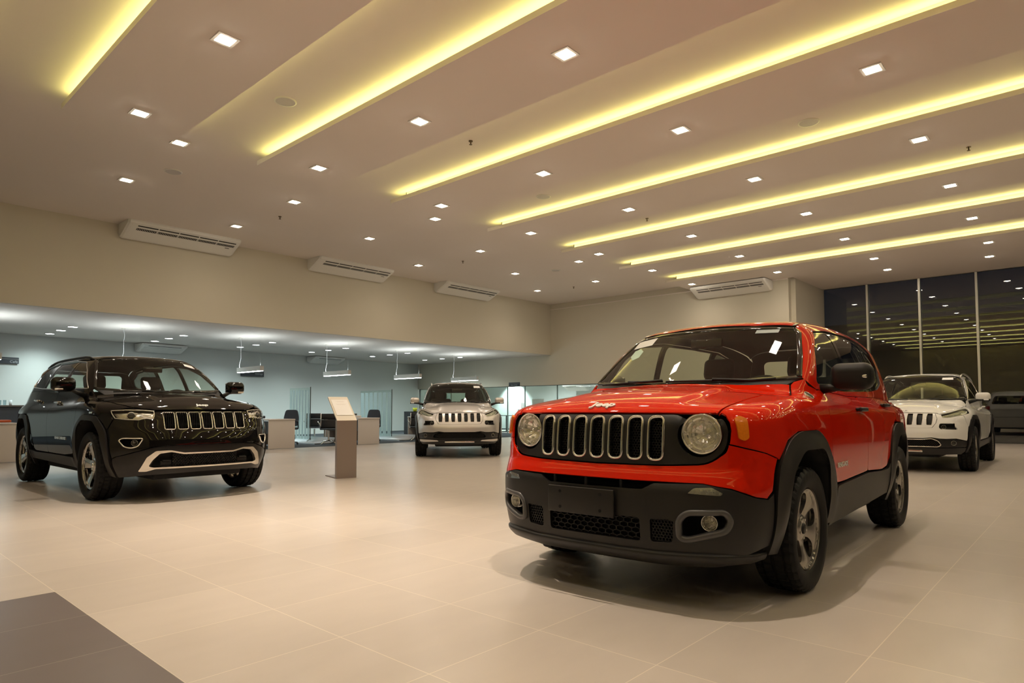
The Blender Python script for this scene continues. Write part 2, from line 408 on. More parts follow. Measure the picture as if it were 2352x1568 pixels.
def solid(V, N, T, thick, rim=0):
    n = len(V)
    if not thick: return dict(V=V, N=N, F=[tuple(t) for t in T], M=[0]*len(T))
    from collections import Counter
    ec = {}
    for t in T:
        for i in range(3):
            a, b = int(t[i]), int(t[(i+1) % 3])
            if (b, a) in ec: del ec[(b, a)]
            else: ec[(a, b)] = 1
    V2 = V-N*thick; B = T[:, ::-1]+n
    vs = [V, V2]; ns = [N, -N]; F = [tuple(t) for t in T]+[tuple(t) for t in B]; M = [0]*len(T)+[1]*len(B); k = 2*n
    ev = []; en = []
    for (a, b) in ec:
        e = V[b]-V[a]; rn = np.cross(e, N[a]); l = np.linalg.norm(rn); rn = rn/l if l > 1e-9 else N[a]
        ev += [V[a], V[b], V2[b], V2[a]]; en += [rn]*4; F.append((k+3, k+2, k+1, k)); M.append(rim); k += 4
    if ev: vs.append(np.array(ev)); ns.append(np.array(en))
    return dict(V=np.concatenate(vs), N=np.concatenate(ns), F=F, M=M)
def join(*ps):
    V, N, F, M, b = [], [], [], [], 0
    for p in ps:
        V.append(p['V']); N.append(p['N']); F += [tuple(int(i)+b for i in f) for f in p['F']]; M += p['M']; b += len(p['V'])
    return dict(V=np.concatenate(V), N=np.concatenate(N), F=F, M=M)
def mirror(p):
    return dict(V=p['V']*[1, -1, 1], N=p['N']*[1, -1, 1], F=[tuple(reversed(f)) for f in p['F']], M=p['M'])
def mk(p, name, mats, parent):
    me = bpy.data.meshes.new(name); me.from_pydata([tuple(map(float, v)) for v in p['V']], [], [tuple(int(i) for i in f) for f in p['F']])
    mats = mats if isinstance(mats, (list, tuple)) else [mats, M_TRIM]
    for m in mats: me.materials.append(m)
    if len(mats) > 1: me.polygons.foreach_set('material_index', p['M'])
    me.polygons.foreach_set('use_smooth', [True]*len(me.polygons)); me.update()
    N = p['N']/np.maximum(np.linalg.norm(p['N'], axis=1), 1e-9)[:, None]
    if len(N) == len(me.vertices): me.normals_split_custom_set_from_vertices([tuple(map(float, n)) for n in N])
    o = bpy.data.objects.new(name, me); return link(o, parent)
def ring_sweep(H, kind, poly, w, h, off=0., res=.02, r=0, n=6):
    """a raised rounded bead following a closed line on the hull"""
    P2 = resample(round_poly(poly, r) if r else poly, res); P = hit3(H, kind, P2); N = H.grad(P)
    T = np.roll(P, -1, 0)-np.roll(P, 1, 0); T /= np.linalg.norm(T, axis=1)[:, None]; B = np.cross(T, N)
    m = MB(); L = len(P); vs = []
    for i in range(L):
        for k in range(n+1):
            a = math.pi*k/n; vs.append(P[i]+B[i]*math.cos(a)*w/2+N[i]*(off+math.sin(a)*h))
        vs.append(P[i]-B[i]*w/2+N[i]*(off-.02)); vs.append(P[i]+B[i]*w/2+N[i]*(off-.02))
    q = n+3; fs = [(i*q+k, i*q+(k+1) % q, ((i+1) % L)*q+(k+1) % q, ((i+1) % L)*q+k) for i in range(L) for k in range(q)]
    m.add(vs, fs, 0, True); return m
def honeycomb(H, kind, poly, pitch, w, rec, depth, sy=1., mode='f'):
    """hexagonal ribs clipped to an outline, recessed behind the hull"""
    poly = np.array(poly); lo, hi = poly.min(0), poly.max(0); R = pitch/math.sqrt(3); segs = set(); seen = {}
    ny = int((hi[1]-lo[1])/(1.5*R*sy))+3; nx = int((hi[0]-lo[0])/pitch)+3
    for j in range(-1, ny):
        for i in range(-1, nx):
            cx = lo[0]+(i+(j % 2)*.5)*pitch; cz = lo[1]+j*1.5*R*sy
            pts = [(round(cx+R*math.sin(a), 5), round(cz+R*sy*math.cos(a), 5)) for a in [math.pi/3*k for k in range(6)]]
            for k in range(6): segs.add(tuple(sorted((pts[k], pts[(k+1) % 6]))))
    A = np.array([s_ for s_ in segs]); 
    mid = A.mean(1); A = A[inside(mid, poly)]
    P = hit3(H, kind, A.reshape(-1, 2)).reshape(-1, 2, 3); m = MB()
    for a, b in P:
        d = b-a; L = np.hypot(d[1], d[2]) or 1; px = np.array([0, -d[2]/L, d[1]/L])*w/2; r0 = np.array([-rec, 0, 0]); r1 = np.array([-rec-depth, 0, 0])
        v = [a-px+r0, b-px+r0, b+px+r0, a+px+r0, a-px+r1, b-px+r1, b+px+r1, a+px+r1]
        m.add(v, [(0,1,2,3),(0,4,5,1),(2,6,7,3)], 0)
    return m
# ---------------------------------------------------------------- vehicles
HULL = {}; GC = {}
def sub(kind, key, fn):
    k = (kind, key)
    if k not in GC: GC[k] = fn()
    return GC[k]
def path(H, segs, res=.03):
    return np.concatenate([line3(H, k, P, res, r=(rr[0] if rr else 0)) for k, P, *rr in segs])
def sym(H, segs, res=.03):
    L = path(H, segs, res); R = (L*[1, -1, 1])[::-1]
    if abs(L[0][1]) < 1e-3: R = R[:-1]
    if abs(L[-1][1]) < 1e-3: R = R[1:]
    return np.concatenate([L, R])
def closed(H, kind, P, res=.02, r=0): return line3(H, kind, P, res, closed=True, r=r)
def rrect(y0, z0, y1, z1): return [(y0, z0), (y1, z0), (y1, z1), (y0, z1)]
def flip(P): return [(-a, b) for a, b in reversed(P)]
SPEC = {}
SPEC['renegade'] = dict(cls=Renegade, R=.343, tw=.215, rimR=.222, track=.77, res=.028,
    hood=[('t', [(-.055,0),(-.08,.3),(-.155,.5),(-.235,.66),(-.25,.70),(-.135,.738)]), ('t', [(-.13,.735),(-.02,.725),(.148,.675),(.447,.662),(.60,.655),(.675,.64)]), ('f', [(.63,.987),(.3,.987),(0,.987)])],
    ws=[('f', [(0,1.172),(.45,1.178),(.742,1.195)]), ('f', [(.742,1.195),(.70,1.34),(.63,1.515),(.585,1.557),(.33,1.575),(0,1.582)])],
    fender=[('f', [(.655,.986),(.675,.975),(.697,.94),(.705,.90),(.702,.832)]), ('s', [(.55,.79),(.47,.76)]), ('s', [(.455,.75),(.36,.845),(.22,.885),(-.10,.885),(-.25,.81),(-.36,.63),(-.42,.48)]),
            ('s', [(-.425,.48),(-.41,.75),(-.41,.95),(-.47,1.125)]), ('f', [(.77,1.15),(.752,1.19)]), ('t', [(-.285,.712),(-.253,.704),(-.139,.743),(-.02,.728),(.148,.678),(.447,.665),(.60,.658),(.68,.643)])],
    belt=[(-.47,1.125),(-1.1,1.09),(-1.9,1.09),(-2.42,1.085),(-2.95,1.06)],
    roofy=.565, roofx=(-.708,-.722,-.80,-3.02,-3.08), cz=(1.50,1.07),
    dlo=[(-.50,1.17),(-.68,1.40),(-.89,1.535),(-1.25,1.57),(-1.8,1.575),(-2.35,1.56),(-2.68,1.50),(-2.82,1.36),(-2.66,1.22),(-2.35,1.165),(-1.9,1.14),(-1.1,1.125),(-.66,1.132)],
    glass=[[(-.53,1.175),(-.70,1.40),(-.90,1.52),(-1.25,1.553),(-1.29,1.14),(-1.1,1.137),(-.67,1.144)], [(-1.36,1.14),(-1.32,1.555),(-1.8,1.56),(-2.2,1.55),(-2.27,1.17),(-1.9,1.152)], [(-2.33,1.18),(-2.28,1.548),(-2.64,1.49),(-2.78,1.36),(-2.64,1.235)]],
    fdoor=[(-.47,1.125),(-.41,.95),(-.41,.75),(-.43,.62),(-.50,.555),(-.65,.552),(-1.32,.568),(-1.33,.9),(-1.34,1.09),(-1.1,1.09)],
    rdoor=[(-1.34,1.09),(-1.33,.9),(-1.32,.568),(-1.80,.545),(-1.97,.56),(-2.08,.63),(-2.16,.76),(-2.28,.88),(-2.38,.92),(-2.42,1.085),(-1.9,1.09)],
    quarter=[(-2.42,1.085),(-2.38,.92),(-2.40,.895),(-2.72,.885),(-2.87,.81),(-2.98,.66),(-3.05,.64)],
    arch=[(.40,.275),(.40,.55),(.34,.69),(.20,.785),(-.12,.785),(-.24,.69),(-.33,.5),(-.35,.33)],
    flare=[(.50,.285),(.50,.60),(.455,.75),(.36,.845),(.22,.885),(-.10,.885),(-.25,.81),(-.36,.63),(-.42,.48),(-.42,.33)],
    sill=[(-.42,.30),(-.42,.475),(-.49,.535),(-.65,.542),(-1.32,.558),(-1.80,.535),(-2.0,.54),(-2.10,.60),(-2.10,.34)],
    handles=[((-1.18,1.0),), ((-2.10,1.03),)], mirror=(-.60,.965,1.205), msz=(.13,.24,.165), rear_win=[(-.50,1.18),(.50,1.18),(.46,1.50),(-.46,1.50)], bz=.63,
    seatx=-1.35, dash=-.30, roofrail=0, fog=(.655,.447,.038))
SPEC['grand'] = dict(cls=Grand, R=.385, tw=.265, rimR=.268, track=.81, res=.035,
    hood=[('t', [(-.17,0),(-.22,.4),(-.32,.66),(-.38,.76)]), ('t', [(-.38,.76),(-.2,.80),(.1,.805),(.38,.77),(.56,.70),(.66,.60),(.71,.52)]), ('f', [(.50,1.005),(.3,1.008),(0,1.01)])],
    ws=[('f', [(0,1.225),(.45,1.235),(.755,1.262)]), ('f', [(.755,1.262),(.70,1.42),(.62,1.595),(.58,1.64),(.33,1.672),(0,1.685)])],
    fender=[('t', [(.60,.68),(.56,.72)]), ('s', [(.43,1.0),(.50,.90),(.46,.80)]), ('s', [(.44,.80),(.385,.86),(.25,.945),(-.12,.955),(-.32,.85),(-.42,.63),(-.46,.47)]),
            ('s', [(-.47,.47),(-.46,.80),(-.45,1.0),(-.52,1.225)]), ('f', [(.785,1.225),(.765,1.258)]), ('t', [(-.385,.768),(-.2,.807),(.1,.812),(.38,.777),(.54,.715)])],
    belt=[(-.52,1.225),(-1.2,1.235),(-1.9,1.25),(-2.7,1.265),(-3.45,1.27)],
    roofy=.56, roofx=(-.955,-.965,-1.06,-3.40,-3.48), cz=(1.55,1.27),
    dlo=[(-.60,1.265),(-.95,1.50),(-1.25,1.62),(-1.8,1.665),(-2.6,1.665),(-3.15,1.615),(-3.45,1.50),(-3.50,1.40),(-3.42,1.345),(-2.6,1.30),(-1.7,1.28)],
    glass=[[(-.65,1.278),(-.98,1.495),(-1.27,1.602),(-1.60,1.635),(-1.62,1.295)], [(-1.70,1.297),(-1.68,1.645),(-2.45,1.648),(-2.52,1.312)], [(-2.60,1.317),(-2.54,1.645),(-3.12,1.598),(-3.41,1.49),(-3.46,1.40),(-3.40,1.36)]],
    fdoor=[(-.52,1.225),(-.45,1.0),(-.46,.80),(-.47,.50),(-.9,.468),(-1.60,.468),(-1.62,.9),(-1.66,1.24),(-1.2,1.235)],
    rdoor=[(-1.66,1.24),(-1.62,.9),(-1.60,.468),(-2.20,.468),(-2.38,.56),(-2.45,.72),(-2.55,.86),(-2.66,.95),(-2.70,1.265),(-1.9,1.25)],
    quarter=[(-2.70,1.265),(-2.66,.95),(-2.75,.955),(-3.05,.95),(-3.24,.85),(-3.33,.70),(-3.38,.66)],
    arch=[(.42,.30),(.43,.55),(.37,.76),(.23,.885),(-.11,.895),(-.27,.80),(-.36,.60),(-.39,.36)],
    flare=[(.50,.28),(.50,.56),(.44,.79),(.27,.94),(-.13,.952),(-.32,.845),(-.42,.62),(-.46,.36)],
    sill=[(-.46,.33),(-.46,.455),(-.9,.458),(-1.60,.458),(-2.20,.455),(-2.45,.48),(-2.45,.36)],
    handles=[((-1.45,1.10),), ((-2.48,1.13),)], mirror=(-.66,1.03,1.31), msz=(.15,.25,.17), rear_win=[(-.55,1.22),(.55,1.22),(.48,1.56),(-.48,1.56)], bz=.70,
    seatx=-1.50, dash=-.45, roofrail=1, fog=(.735,.655,.03))
SPEC['cherokee'] = dict(cls=Cherokee, R=.36, tw=.225, rimR=.228, track=.795, res=.04,
    hood=[('t', [(-.14,0),(-.19,.4),(-.30,.64),(-.36,.74)]), ('t', [(-.36,.74),(-.1,.765),(.2,.74),(.45,.655),(.62,.56),(.675,.50)]), ('f', [(.47,.93),(.3,.935),(0,.938)])],
    ws=[('f', [(0,1.133),(.45,1.145),(.745,1.170)]), ('f', [(.745,1.170),(.70,1.32),(.64,1.49),(.60,1.535),(.33,1.582),(0,1.60)])],
    fender=[('t', [(.672,.510)]), ('f', [(.525,.908),(.64,.942)]), ('t', [(.36,.722)]), ('s', [(.155,.995),(.25,.93),(.46,.90),(.47,.80),(.43,.72)]), ('s', [(.42,.72),(.34,.82),(.20,.895),(-.10,.895),(-.27,.80),(-.36,.64),(-.43,.48)]),
            ('s', [(-.44,.48),(-.43,.80),(-.42,.95),(-.48,1.125)]), ('f', [(.76,1.135),(.752,1.166)]), ('t', [(-.365,.746),(-.1,.769),(.2,.744),(.45,.658),(.62,.564)])],
    belt=[(-.48,1.125),(-1.2,1.135),(-1.9,1.15),(-2.5,1.165),(-3.15,1.18)],
    roofy=.575, roofx=(-.965,-.975,-1.08,-3.02,-3.10), cz=(1.46,1.18),
    dlo=[(-.55,1.155),(-.95,1.40),(-1.25,1.51),(-1.7,1.555),(-2.3,1.55),(-2.8,1.48),(-3.02,1.37),(-2.95,1.26),(-2.4,1.20),(-1.6,1.175)],
    glass=[[(-.60,1.168),(-.97,1.39),(-1.26,1.495),(-1.48,1.52),(-1.52,1.185)], [(-1.60,1.19),(-1.56,1.53),(-2.2,1.535),(-2.28,1.205)], [(-2.36,1.212),(-2.28,1.53),(-2.78,1.465),(-2.98,1.365),(-2.92,1.272)]],
    fdoor=[(-.48,1.125),(-.42,.95),(-.43,.80),(-.44,.50),(-.8,.47),(-1.50,.47),(-1.52,.85),(-1.54,1.14),(-1.2,1.135)],
    rdoor=[(-1.54,1.14),(-1.52,.85),(-1.50,.47),(-2.02,.47),(-2.20,.56),(-2.27,.70),(-2.36,.82),(-2.46,.90),(-2.50,1.165),(-1.9,1.15)],
    quarter=[(-2.50,1.165),(-2.46,.90),(-2.52,.895),(-2.82,.895),(-3.0,.80),(-3.10,.66),(-3.15,.64)],
    arch=[(.39,.32),(.40,.55),(.34,.71),(.21,.83),(-.11,.835),(-.25,.74),(-.33,.56),(-.36,.36)],
    flare=[(.47,.32),(.475,.56),(.42,.72),(.26,.885),(-.12,.895),(-.30,.79),(-.39,.60),(-.43,.36)],
    sill=[(-.43,.33),(-.43,.46),(-.8,.46),(-1.50,.46),(-2.02,.46),(-2.27,.48),(-2.27,.36)],
    handles=[((-1.35,1.0),), ((-2.30,1.03),)], mirror=(-.62,.955,1.195), msz=(.13,.21,.14), rear_win=[(-.52,1.14),(.52,1.14),(.44,1.44),(-.44,1.44)], bz=.66,
    seatx=-1.40, dash=-.40, roofrail=2, fog=(.67,.468,.032))

def wheel_mesh(kind):
    sp = SPEC[kind]; R, w, rr = sp['R'], sp['tw'], sp['rimR']; h = w/2
    n = 108
    prof = [(rr+.003,-h*.80),(rr+.02,-h*.92),(R*.80,-h*1.04),(R*.93,-h*1.0),(R*.985,-h*.84),(R*.99,-h*.60),(R*.958,-h*.57),(R*.958,-h*.50),(R*.998,-h*.47),(R,-h*.10),(R*.958,-h*.07),(R*.958,h*.07),(R,h*.10),(R*.998,h*.47),(R*.958,h*.50),(R*.958,h*.57),(R*.99,h*.60),(R*.985,h*.84),(R*.93,h*1.0),(R*.80,h*1.04),(rr+.02,h*.92),(rr+.006,h*.86),(rr+.003,h*.80)]
    def rm(i, j): return -.009 if (i % 3 == 0 and j in (4,5,16,17)) or (i % 3 == 1 and j in (8,9,12,13)) else 0
    tyre = MB().lathe(prof, (0,0,0), (0,1,0), n, 0, False, rm)
    for k_, f_ in enumerate(tyre.f):
        if not (4 <= k_ % (len(prof)-1) <= 17): tyre.sm[k_] = True
    # rim face: disc with openings, dished
    cut = []
    if kind == 'renegade': nsp, shp, M = 5, [(.082,.018),(.105,.040),(.150,.052),(.188,.038),(.199,0),(.188,-.038),(.150,-.052),(.105,-.040),(.082,-.018),(.077,0)], M_RIMG
    elif kind == 'grand': nsp, shp, M = 5, [(.085,.012),(.14,.042),(.19,.070),(.230,.084),(.243,.05),(.245,0),(.243,-.05),(.230,-.084),(.19,-.070),(.14,-.042),(.085,-.012)], M_RIMC
    else: nsp, shp, M = 5, [(.075,.014),(.13,.045),(.19,.075),(.203,.04),(.206,0),(.203,-.04),(.19,-.075),(.13,-.045),(.075,-.014)], M_RIMG
    a0 = math.pi/2
    circ = [((rr-.004)*math.cos(t), (rr-.004)*math.sin(t)) for t in np.linspace(0, 2*math.pi, 72, endpoint=False)]
    for k in range(nsp):
        a = a0+2*math.pi*k/nsp; q = round_poly(shp, .02, 3)
        cut.append([(r*math.cos(a)-t*math.sin(a), r*math.sin(a)+t*math.cos(a)) for r, t in q])
    U, T = tri2([circ]+cut, .014); r = np.hypot(U[:, 0], U[:, 1]); an = np.arctan2(U[:, 1], U[:, 0])
    def dep(x, z):
        r = np.hypot(x, z); an = np.arctan2(z, x); sp_ = np.cos((an-a0+math.pi/nsp)*nsp)
        d = h*.70-.022*sstep(rr*.95, rr*.35, r)+.012*sstep(.075, .05, r)
        d = d+.006*sp_*sstep(.06, .12, r)*sstep(rr*.98, rr*.8, r)+.010*sstep(rr*.93, rr*.99, r)
        return d
    x, z = U.T; e = 1e-3; d = dep(x, z); gx = (dep(x+e, z)-dep(x-e, z))/(2*e); gz = (dep(x, z+e)-dep(x, z-e))/(2*e)
    V = np.stack([x, d, z], 1); N = np.stack([-gx, np.ones(len(x)), -gz], 1); N /= np.linalg.norm(N, axis=1)[:, None]
    a = V[T]; g = np.cross(a[:, 1]-a[:, 0], a[:, 2]-a[:, 0])
    if g[:, 1].mean() < 0: T = T[:, ::-1]
    face = solid(V, N, T, .022)
    barrel = MB().lathe([(rr,-h*.8),(rr-.006,-h*.5),(rr-.012,0),(rr-.004,h*.5),(rr+.001,h*.62),(rr+.002,h*.84)], (0,0,0), (0,1,0), 64)
    cap = MB().lathe([(.0001,.004),(.022,.003),(.029,-.001),(.030,-.03)], (0,h*.70-.004,0), (0,1,0), 32)
    nuts = MB()
    for k in range(5):
        a = a0+2*math.pi*(k+.5)/5; c = (.052*math.cos(a), 0, .052*math.sin(a)); nuts.cyl((c[0], h*.4, c[2]), (c[0], h*.70-.008, c[2]), .009, .008, 6)
    disc = MB().lathe([(.05,h*.25),(rr*.72,h*.25),(rr*.72,h*.25-.02),(.05,h*.25-.02)], (0,0,0), (0,1,0), 48)
    disc.box(-rr*.70, 0, -.09, -rr*.42, h*.40, .09, 0)
    return tyre, face, barrel, cap, nuts, disc, M
def add_wheels(kind, root):
    H = HULL[kind]; sp = SPEC[kind]; tyre, face, barrel, cap, nuts, disc, M = sub(kind, 'wheel', lambda: wheel_mesh(kind))
    first = None
    for i, (x, s) in enumerate(((0, 1), (0, -1), (-H.wb, 1), (-H.wb, -1))):
        w_ = bpy.data.objects.new('wheel', None); link(w_, root); w_.location = (x, s*sp['track'], sp['R'])
        w_.rotation_euler = (0, .3*i, 0) if s > 0 else (0, -.4*i, math.pi)
        if first is None:
            first = w_
            tyre.build('tyre', M_RUBBER, w_); mk(face, 'rim', [M, M_LINER], w_); barrel.build('rim_barrel', M, w_)
            cap.build('centre_cap', M_BLACK if kind == 'renegade' else M_CHROME, w_); nuts.build('wheel_nuts', M_CHROME, w_); disc.build('brake_disc', M_DISC, w_)
        else:
            for ch in first.children: c = ch.copy(); COL.objects.link(c); c.parent = w_

def box_part(name, m, parent, boxes, bev=.03):
    b = MB()
    for x in boxes: b.rbox(x[0], x[1], min(bev, min(x[1])/2*.9), M=x[2] if len(x) > 2 else None)
    return b.build(name, m, parent)
def rotY(a): return Matrix.Rotation(a, 3, 'Y')
def interior(kind, root):
    H = HULL[kind]; sp = SPEC[kind]; zb = H.zb; sx = sp['seatx']; R = H.wb+.4
    box_part('cabin_floor', M_TRIM, root, [((-H.wb/2-.2, 0, .36), (H.wb+.5, 1.36, .08)), ((sp['dash']-.12, 0, .60), (.10, 1.36, .62)), ((-H.wb-.1, 0, .62), (.9, 1.2, .10))])
    box_part('dashboard', M_TRIM, root, [((sp['dash']-.24, 0, zb-.10), (.50, 1.34, .20)), ((sp['dash']-.52, 0, zb-.30), (.30, .30, .42)), ((sp['dash']-.36, .36, zb-.015), (.22, .36, .09))], .05)
    for s in (1, -1):
        b = MB(); tl = rotY(-.22)
        b.rbox((sx+.05, s*.36, .62), (.52, .50, .16), .06); b.rbox((sx-.27, s*.36, .93), (.15, .50, .66), .065, M=tl)
        st = b.build('front_seat', M_SEAT, root)
        h = MB(); h.rbox((sx-.385, s*.36, zb+.23), (.10, .27, .19), .045, M=tl)
        h.cyl((sx-.36, s*.36-.06, zb+.05), (sx-.38, s*.36-.06, zb+.2), .006, mi=0); h.cyl((sx-.36, s*.36+.06, zb+.05), (sx-.38, s*.36+.06, zb+.2), .006)
        h.build('headrest', M_SEAT, st)
    b = MB(); x0 = -H.wb+.22; b.rbox((x0+.22, 0, .62), (.50, 1.24, .18), .07); b.rbox((x0-.08, 0, .92), (.16, 1.24, .56), .07, M=rotY(-.25))
    rs = b.build('rear_seat', M_SEAT, root); h = MB()
    for y in (-.42, .42): h.rbox((x0-.17, y, zb+.11), (.09, .25, .13), .04)
    h.build('headrest', M_SEAT, rs)
    sw = MB(); c = Vector((sp['dash']-.56, .36, zb-.06)); ux = Vector((.42, 0, .9)).normalized()
    P = [c+Vector((0, 1, 0))*.185*math.cos(a)+ux*.185*math.sin(a) for a in np.linspace(0, 2*math.pi, 28, endpoint=False)]
    sw.tube(P, .016, 8, closed=True); sw.rbox(tuple(c), (.05, .13, .11), .03)
    for a in (0, math.pi, -math.pi/2): sw.cyl(c, c+Vector((0, 1, 0))*.18*math.cos(a)+ux*.18*math.sin(a), .018, .014)
    sw.cyl(c, c+Vector((.3, 0, -.1)), .03); sw.build('steering_wheel', M_TRIM, root)
    m = MB(); ym = 0; hx = H.wx0-(H.zr(-.8)-.12-H.zb)*H.wsl-.10
    m.rbox((hx, 0, float(H.zr(-.8))-.15), (.03, .24, .07), .014); m.cyl((hx, 0, float(H.zr(-.8))-.13), (hx+.01, 0, float(H.zr(-.8))-.10), .008)
    m.build('rear_view_mirror', M_GLOSSBLK, root)

def build_car(kind, P, loc, yaw, label, group=None, lip=None, stickers=()):
    sp = SPEC[kind]
    if kind not in HULL: HULL[kind] = sp['cls']()
    H = HULL[kind]; res = sp['res']
    root = empty('car', (loc[0], loc[1], 0), yaw, label, 'car', group)
    C = lambda key, fn: sub(kind, key, fn)
    pm = [P, M_TRIM]
    # --- hood, roof, windscreen
    mk(C('hood', lambda: patch(H, 'x', sym(H, sp['hood']), res=res)), 'hood', pm, root)
    rx = sp['roofx']; ry = sp['roofy']
    roofp = [('t', [(rx[0],0),(rx[1],.33),(rx[2],ry)]), ('t', [(rx[2],ry),(rx[3],ry)]), ('t', [(rx[3],ry),(rx[4]+.02,.3),(rx[4],0)])]
    mk(C('roof', lambda: patch(H, 'x', sym(H, roofp), res=res*1.3, rim=1)), 'roof_panel', pm, root)
    wsl = C('wsl', lambda: sym(H, sp['ws'], .025))
    wsd = mk(C('ws', lambda: patch(H, 'x', wsl, res=.05, off=-.004, thick=0, inset=.004)), 'windscreen', [M_GLASS], root)
    def seal():
        n = len(wsl); N = H.grad(wsl); T = np.roll(wsl, -1, 0)-np.roll(wsl, 1, 0); T /= np.linalg.norm(T, axis=1)[:, None]; B = np.cross(N, T)
        cen = wsl.mean(0); B *= np.sign(np.sum(B*(cen-wsl), 1))[:, None]; m = MB(); vs = []
        for i in range(n): vs += [wsl[i]-N[i]*.008-B[i]*.003, wsl[i]+N[i]*.001, wsl[i]+B[i]*.012-N[i]*.0005, wsl[i]+B[i]*.030-N[i]*.0035, wsl[i]+B[i]*.030-N[i]*.012]
        return m.add(vs, [(i*5+k, ((i+1) % n)*5+k, ((i+1) % n)*5+k+1, i*5+k+1) for i in range(n) for k in range(4)], 0, True)
    C('seal', seal).build('windscreen_seal', M_GLOSSBLK, wsd)
    # cowl strip between hood and windscreen
    def cowl():
        a = path(H, sp['ws'][:1], .03); b = path(H, sp['hood'][:1], .03); b = b[b[:, 1] < .695]
        q = np.concatenate([a, b[::-1]]); q = q[np.abs(q[:, 1]) > 1e-6]
        L = np.concatenate([a, b[::-1]]); R = np.concatenate([(b*[1, -1, 1]), (a*[1, -1, 1])[::-1]])
        L = np.concatenate([a[1:], b[::-1][:-1], b[:1]*[1, 1, 1], (b*[1, -1, 1])[1:], (a*[1, -1, 1])[::-1]])
        return patch(H, 'x', L, res=.05, off=-.008)
    mk(C('cowl', cowl), 'cowl_panel', [M_BLACK, M_TRIM], root)
    for (y0, y1, dx) in ((.62, -.02, 0), (-.05, -.60, 0)):
        def wiper(y0=y0, y1=y1):
            m = MB(); z0 = H.zb+.05; a = hit3(H, 'f', resample([(y0, z0+.005), (y1, z0+.0)], .05, False)); N = H.grad(a)
            m.tube([tuple(q+n*.014) for q, n in zip(a, N)], .007, 6); p = a[0]+N[0]*.02; m.tube([tuple(p), tuple(p+np.array([.06, -.12, -.01])), tuple((a[len(a)//2]+N[len(a)//2]*.022))], .009, 6); return m
        C(('wiper', y0), wiper).build('wiper', M_BLACK, root)
    # --- sides
    def frame_p():
        b = [('f', [p for p in sp['ws'][1][1] if p[0] >= .55]), ('t', [(rx[2]-.015, ry+.004), (rx[3], ry+.004)]), ('c', [(1, z) for z in np.linspace(sp['cz'][0], sp['cz'][1], 8)]), ('s', sp['belt'][::-1])]
        return patch(H, 'x', path(H, b, .025), [closed(H, 's', sp['dlo'], .025, .03)], res=res, rim=1)
    def quarter_p():
        b = [('s', sp['quarter']), ('c', [(1, z) for z in np.linspace(sp['bz']+.01, sp['cz'][1]-.01, 8)]), ('s', [(sp['belt'][-1][0], sp['belt'][-1][1]), sp['quarter'][0]])]
        return patch(H, 'x', path(H, b, .025), res=res)
    parts = dict(
        front_fender=(lambda: patch(H, 'x', path(H, sp['fender'], .025), res=res), pm),
        body_frame=(frame_p, pm),
        front_door=(lambda: patch(H, 'x', closed(H, 's', sp['fdoor'], .025, .03), res=res), pm),
        rear_door=(lambda: patch(H, 'x', closed(H, 's', sp['rdoor'], .025, .03), res=res), pm),
        rear_quarter_panel=(quarter_p, pm),
        side_sill=(lambda: patch(H, 'x', closed(H, 's', sp['sill'], .03, .03), res=.04, off=.010, thick=.02), [M_BLACK, M_BLACK]))
    made = {}
    for nm, (fn, ms) in parts.items():
        g = C(nm, fn)
        for s in (1, -1): made[nm, s] = mk(g if s > 0 else C(nm+'m', lambda: mirror(g)), nm, ms, root)
    fl = sp['flare']; ar = sp['arch']; dx = -H.wb
    for which, ox in (('f', 0), ('r', dx)):
        def flare(ox=ox, which=which):
            o_ = [(x+ox, z) for x, z in fl]; i_ = [(x+ox, z) for x, z in ar]
            if which == 'r': o_ = [(2*dx-x+.03 if False else x, z) for x, z in o_]
            return patch(H, 'x', line3(H, 's', round_poly(o_, .05, closed=False), .02)if False else np.concatenate([line3(H, 's', round_poly(o_, .06, closed=False), .02), line3(H, 's', round_poly(i_, .06, closed=False)[::-1], .02)]), res=.02, off=.014, thick=.035, inset=0)
        g = C('flare'+which, flare)
        def well(ox=ox):
            m = MB(); P2 = round_poly([(x+ox, z) for x, z in ar], .05, closed=False); Q = line3(H, 's', P2, .04); n = len(Q)
            vs = [q-np.array([0, .0, 0]) for q in Q]+[np.array([q[0], .50, q[2]]) for q in Q]
            return m.add(vs, [(i, i+1, n+i+1, n+i) for i in range(n-1)]+[tuple(range(n, 2*n))], 0, False)
        W = C('well'+which, well)
        for s in (1, -1):
            mk(g if s > 0 else C('flare'+which+'m', lambda: mirror(g)), 'wheel_arch_flare', [M_GRAIN, M_BLACK], root)
            w2 = MB(); w2.add([(x, s*y, z) for x, y, z in W.v], W.f, 0, False); w2.build('wheel_well', M_LINER, root)
    # glass
    for s in (1, -1):
        f = (lambda P_: P_)
        for k, gp in enumerate(sp['glass']):
            g = C(('gl', k), lambda: patch(H, 'x', closed(H, 's', gp, .03, .025), res=.06, off=-.012, thick=0, inset=0))
            if s < 0: g = C(('glm', k), lambda: mirror(g))
            mk(g, 'side_window', [M_GLASSD if k == 2 else M_GLASS], root)
        ft = C('pill', lambda: patch(H, 'x', closed(H, 's', sp['dlo'], .02, .03), [closed(H, 's', gp, .02, .025) for gp in sp['glass']], res=.03, off=-.010, thick=.02, inset=.001))
        mk(ft if s > 0 else C('pillm', lambda: mirror(ft)), 'window_pillar', [M_GLOSSBLK, M_TRIM], root)
        if kind != 'renegade' and s:
            bd = C('bead', lambda: ring_sweep(H, 's', sp['dlo'], .014, .006, 0, .03, .03)); q = MB(); q.add([(x, s*y, z) for x, y, z in bd.v], bd.f, 0, True); q.build('window_trim', M_CHROME, root)
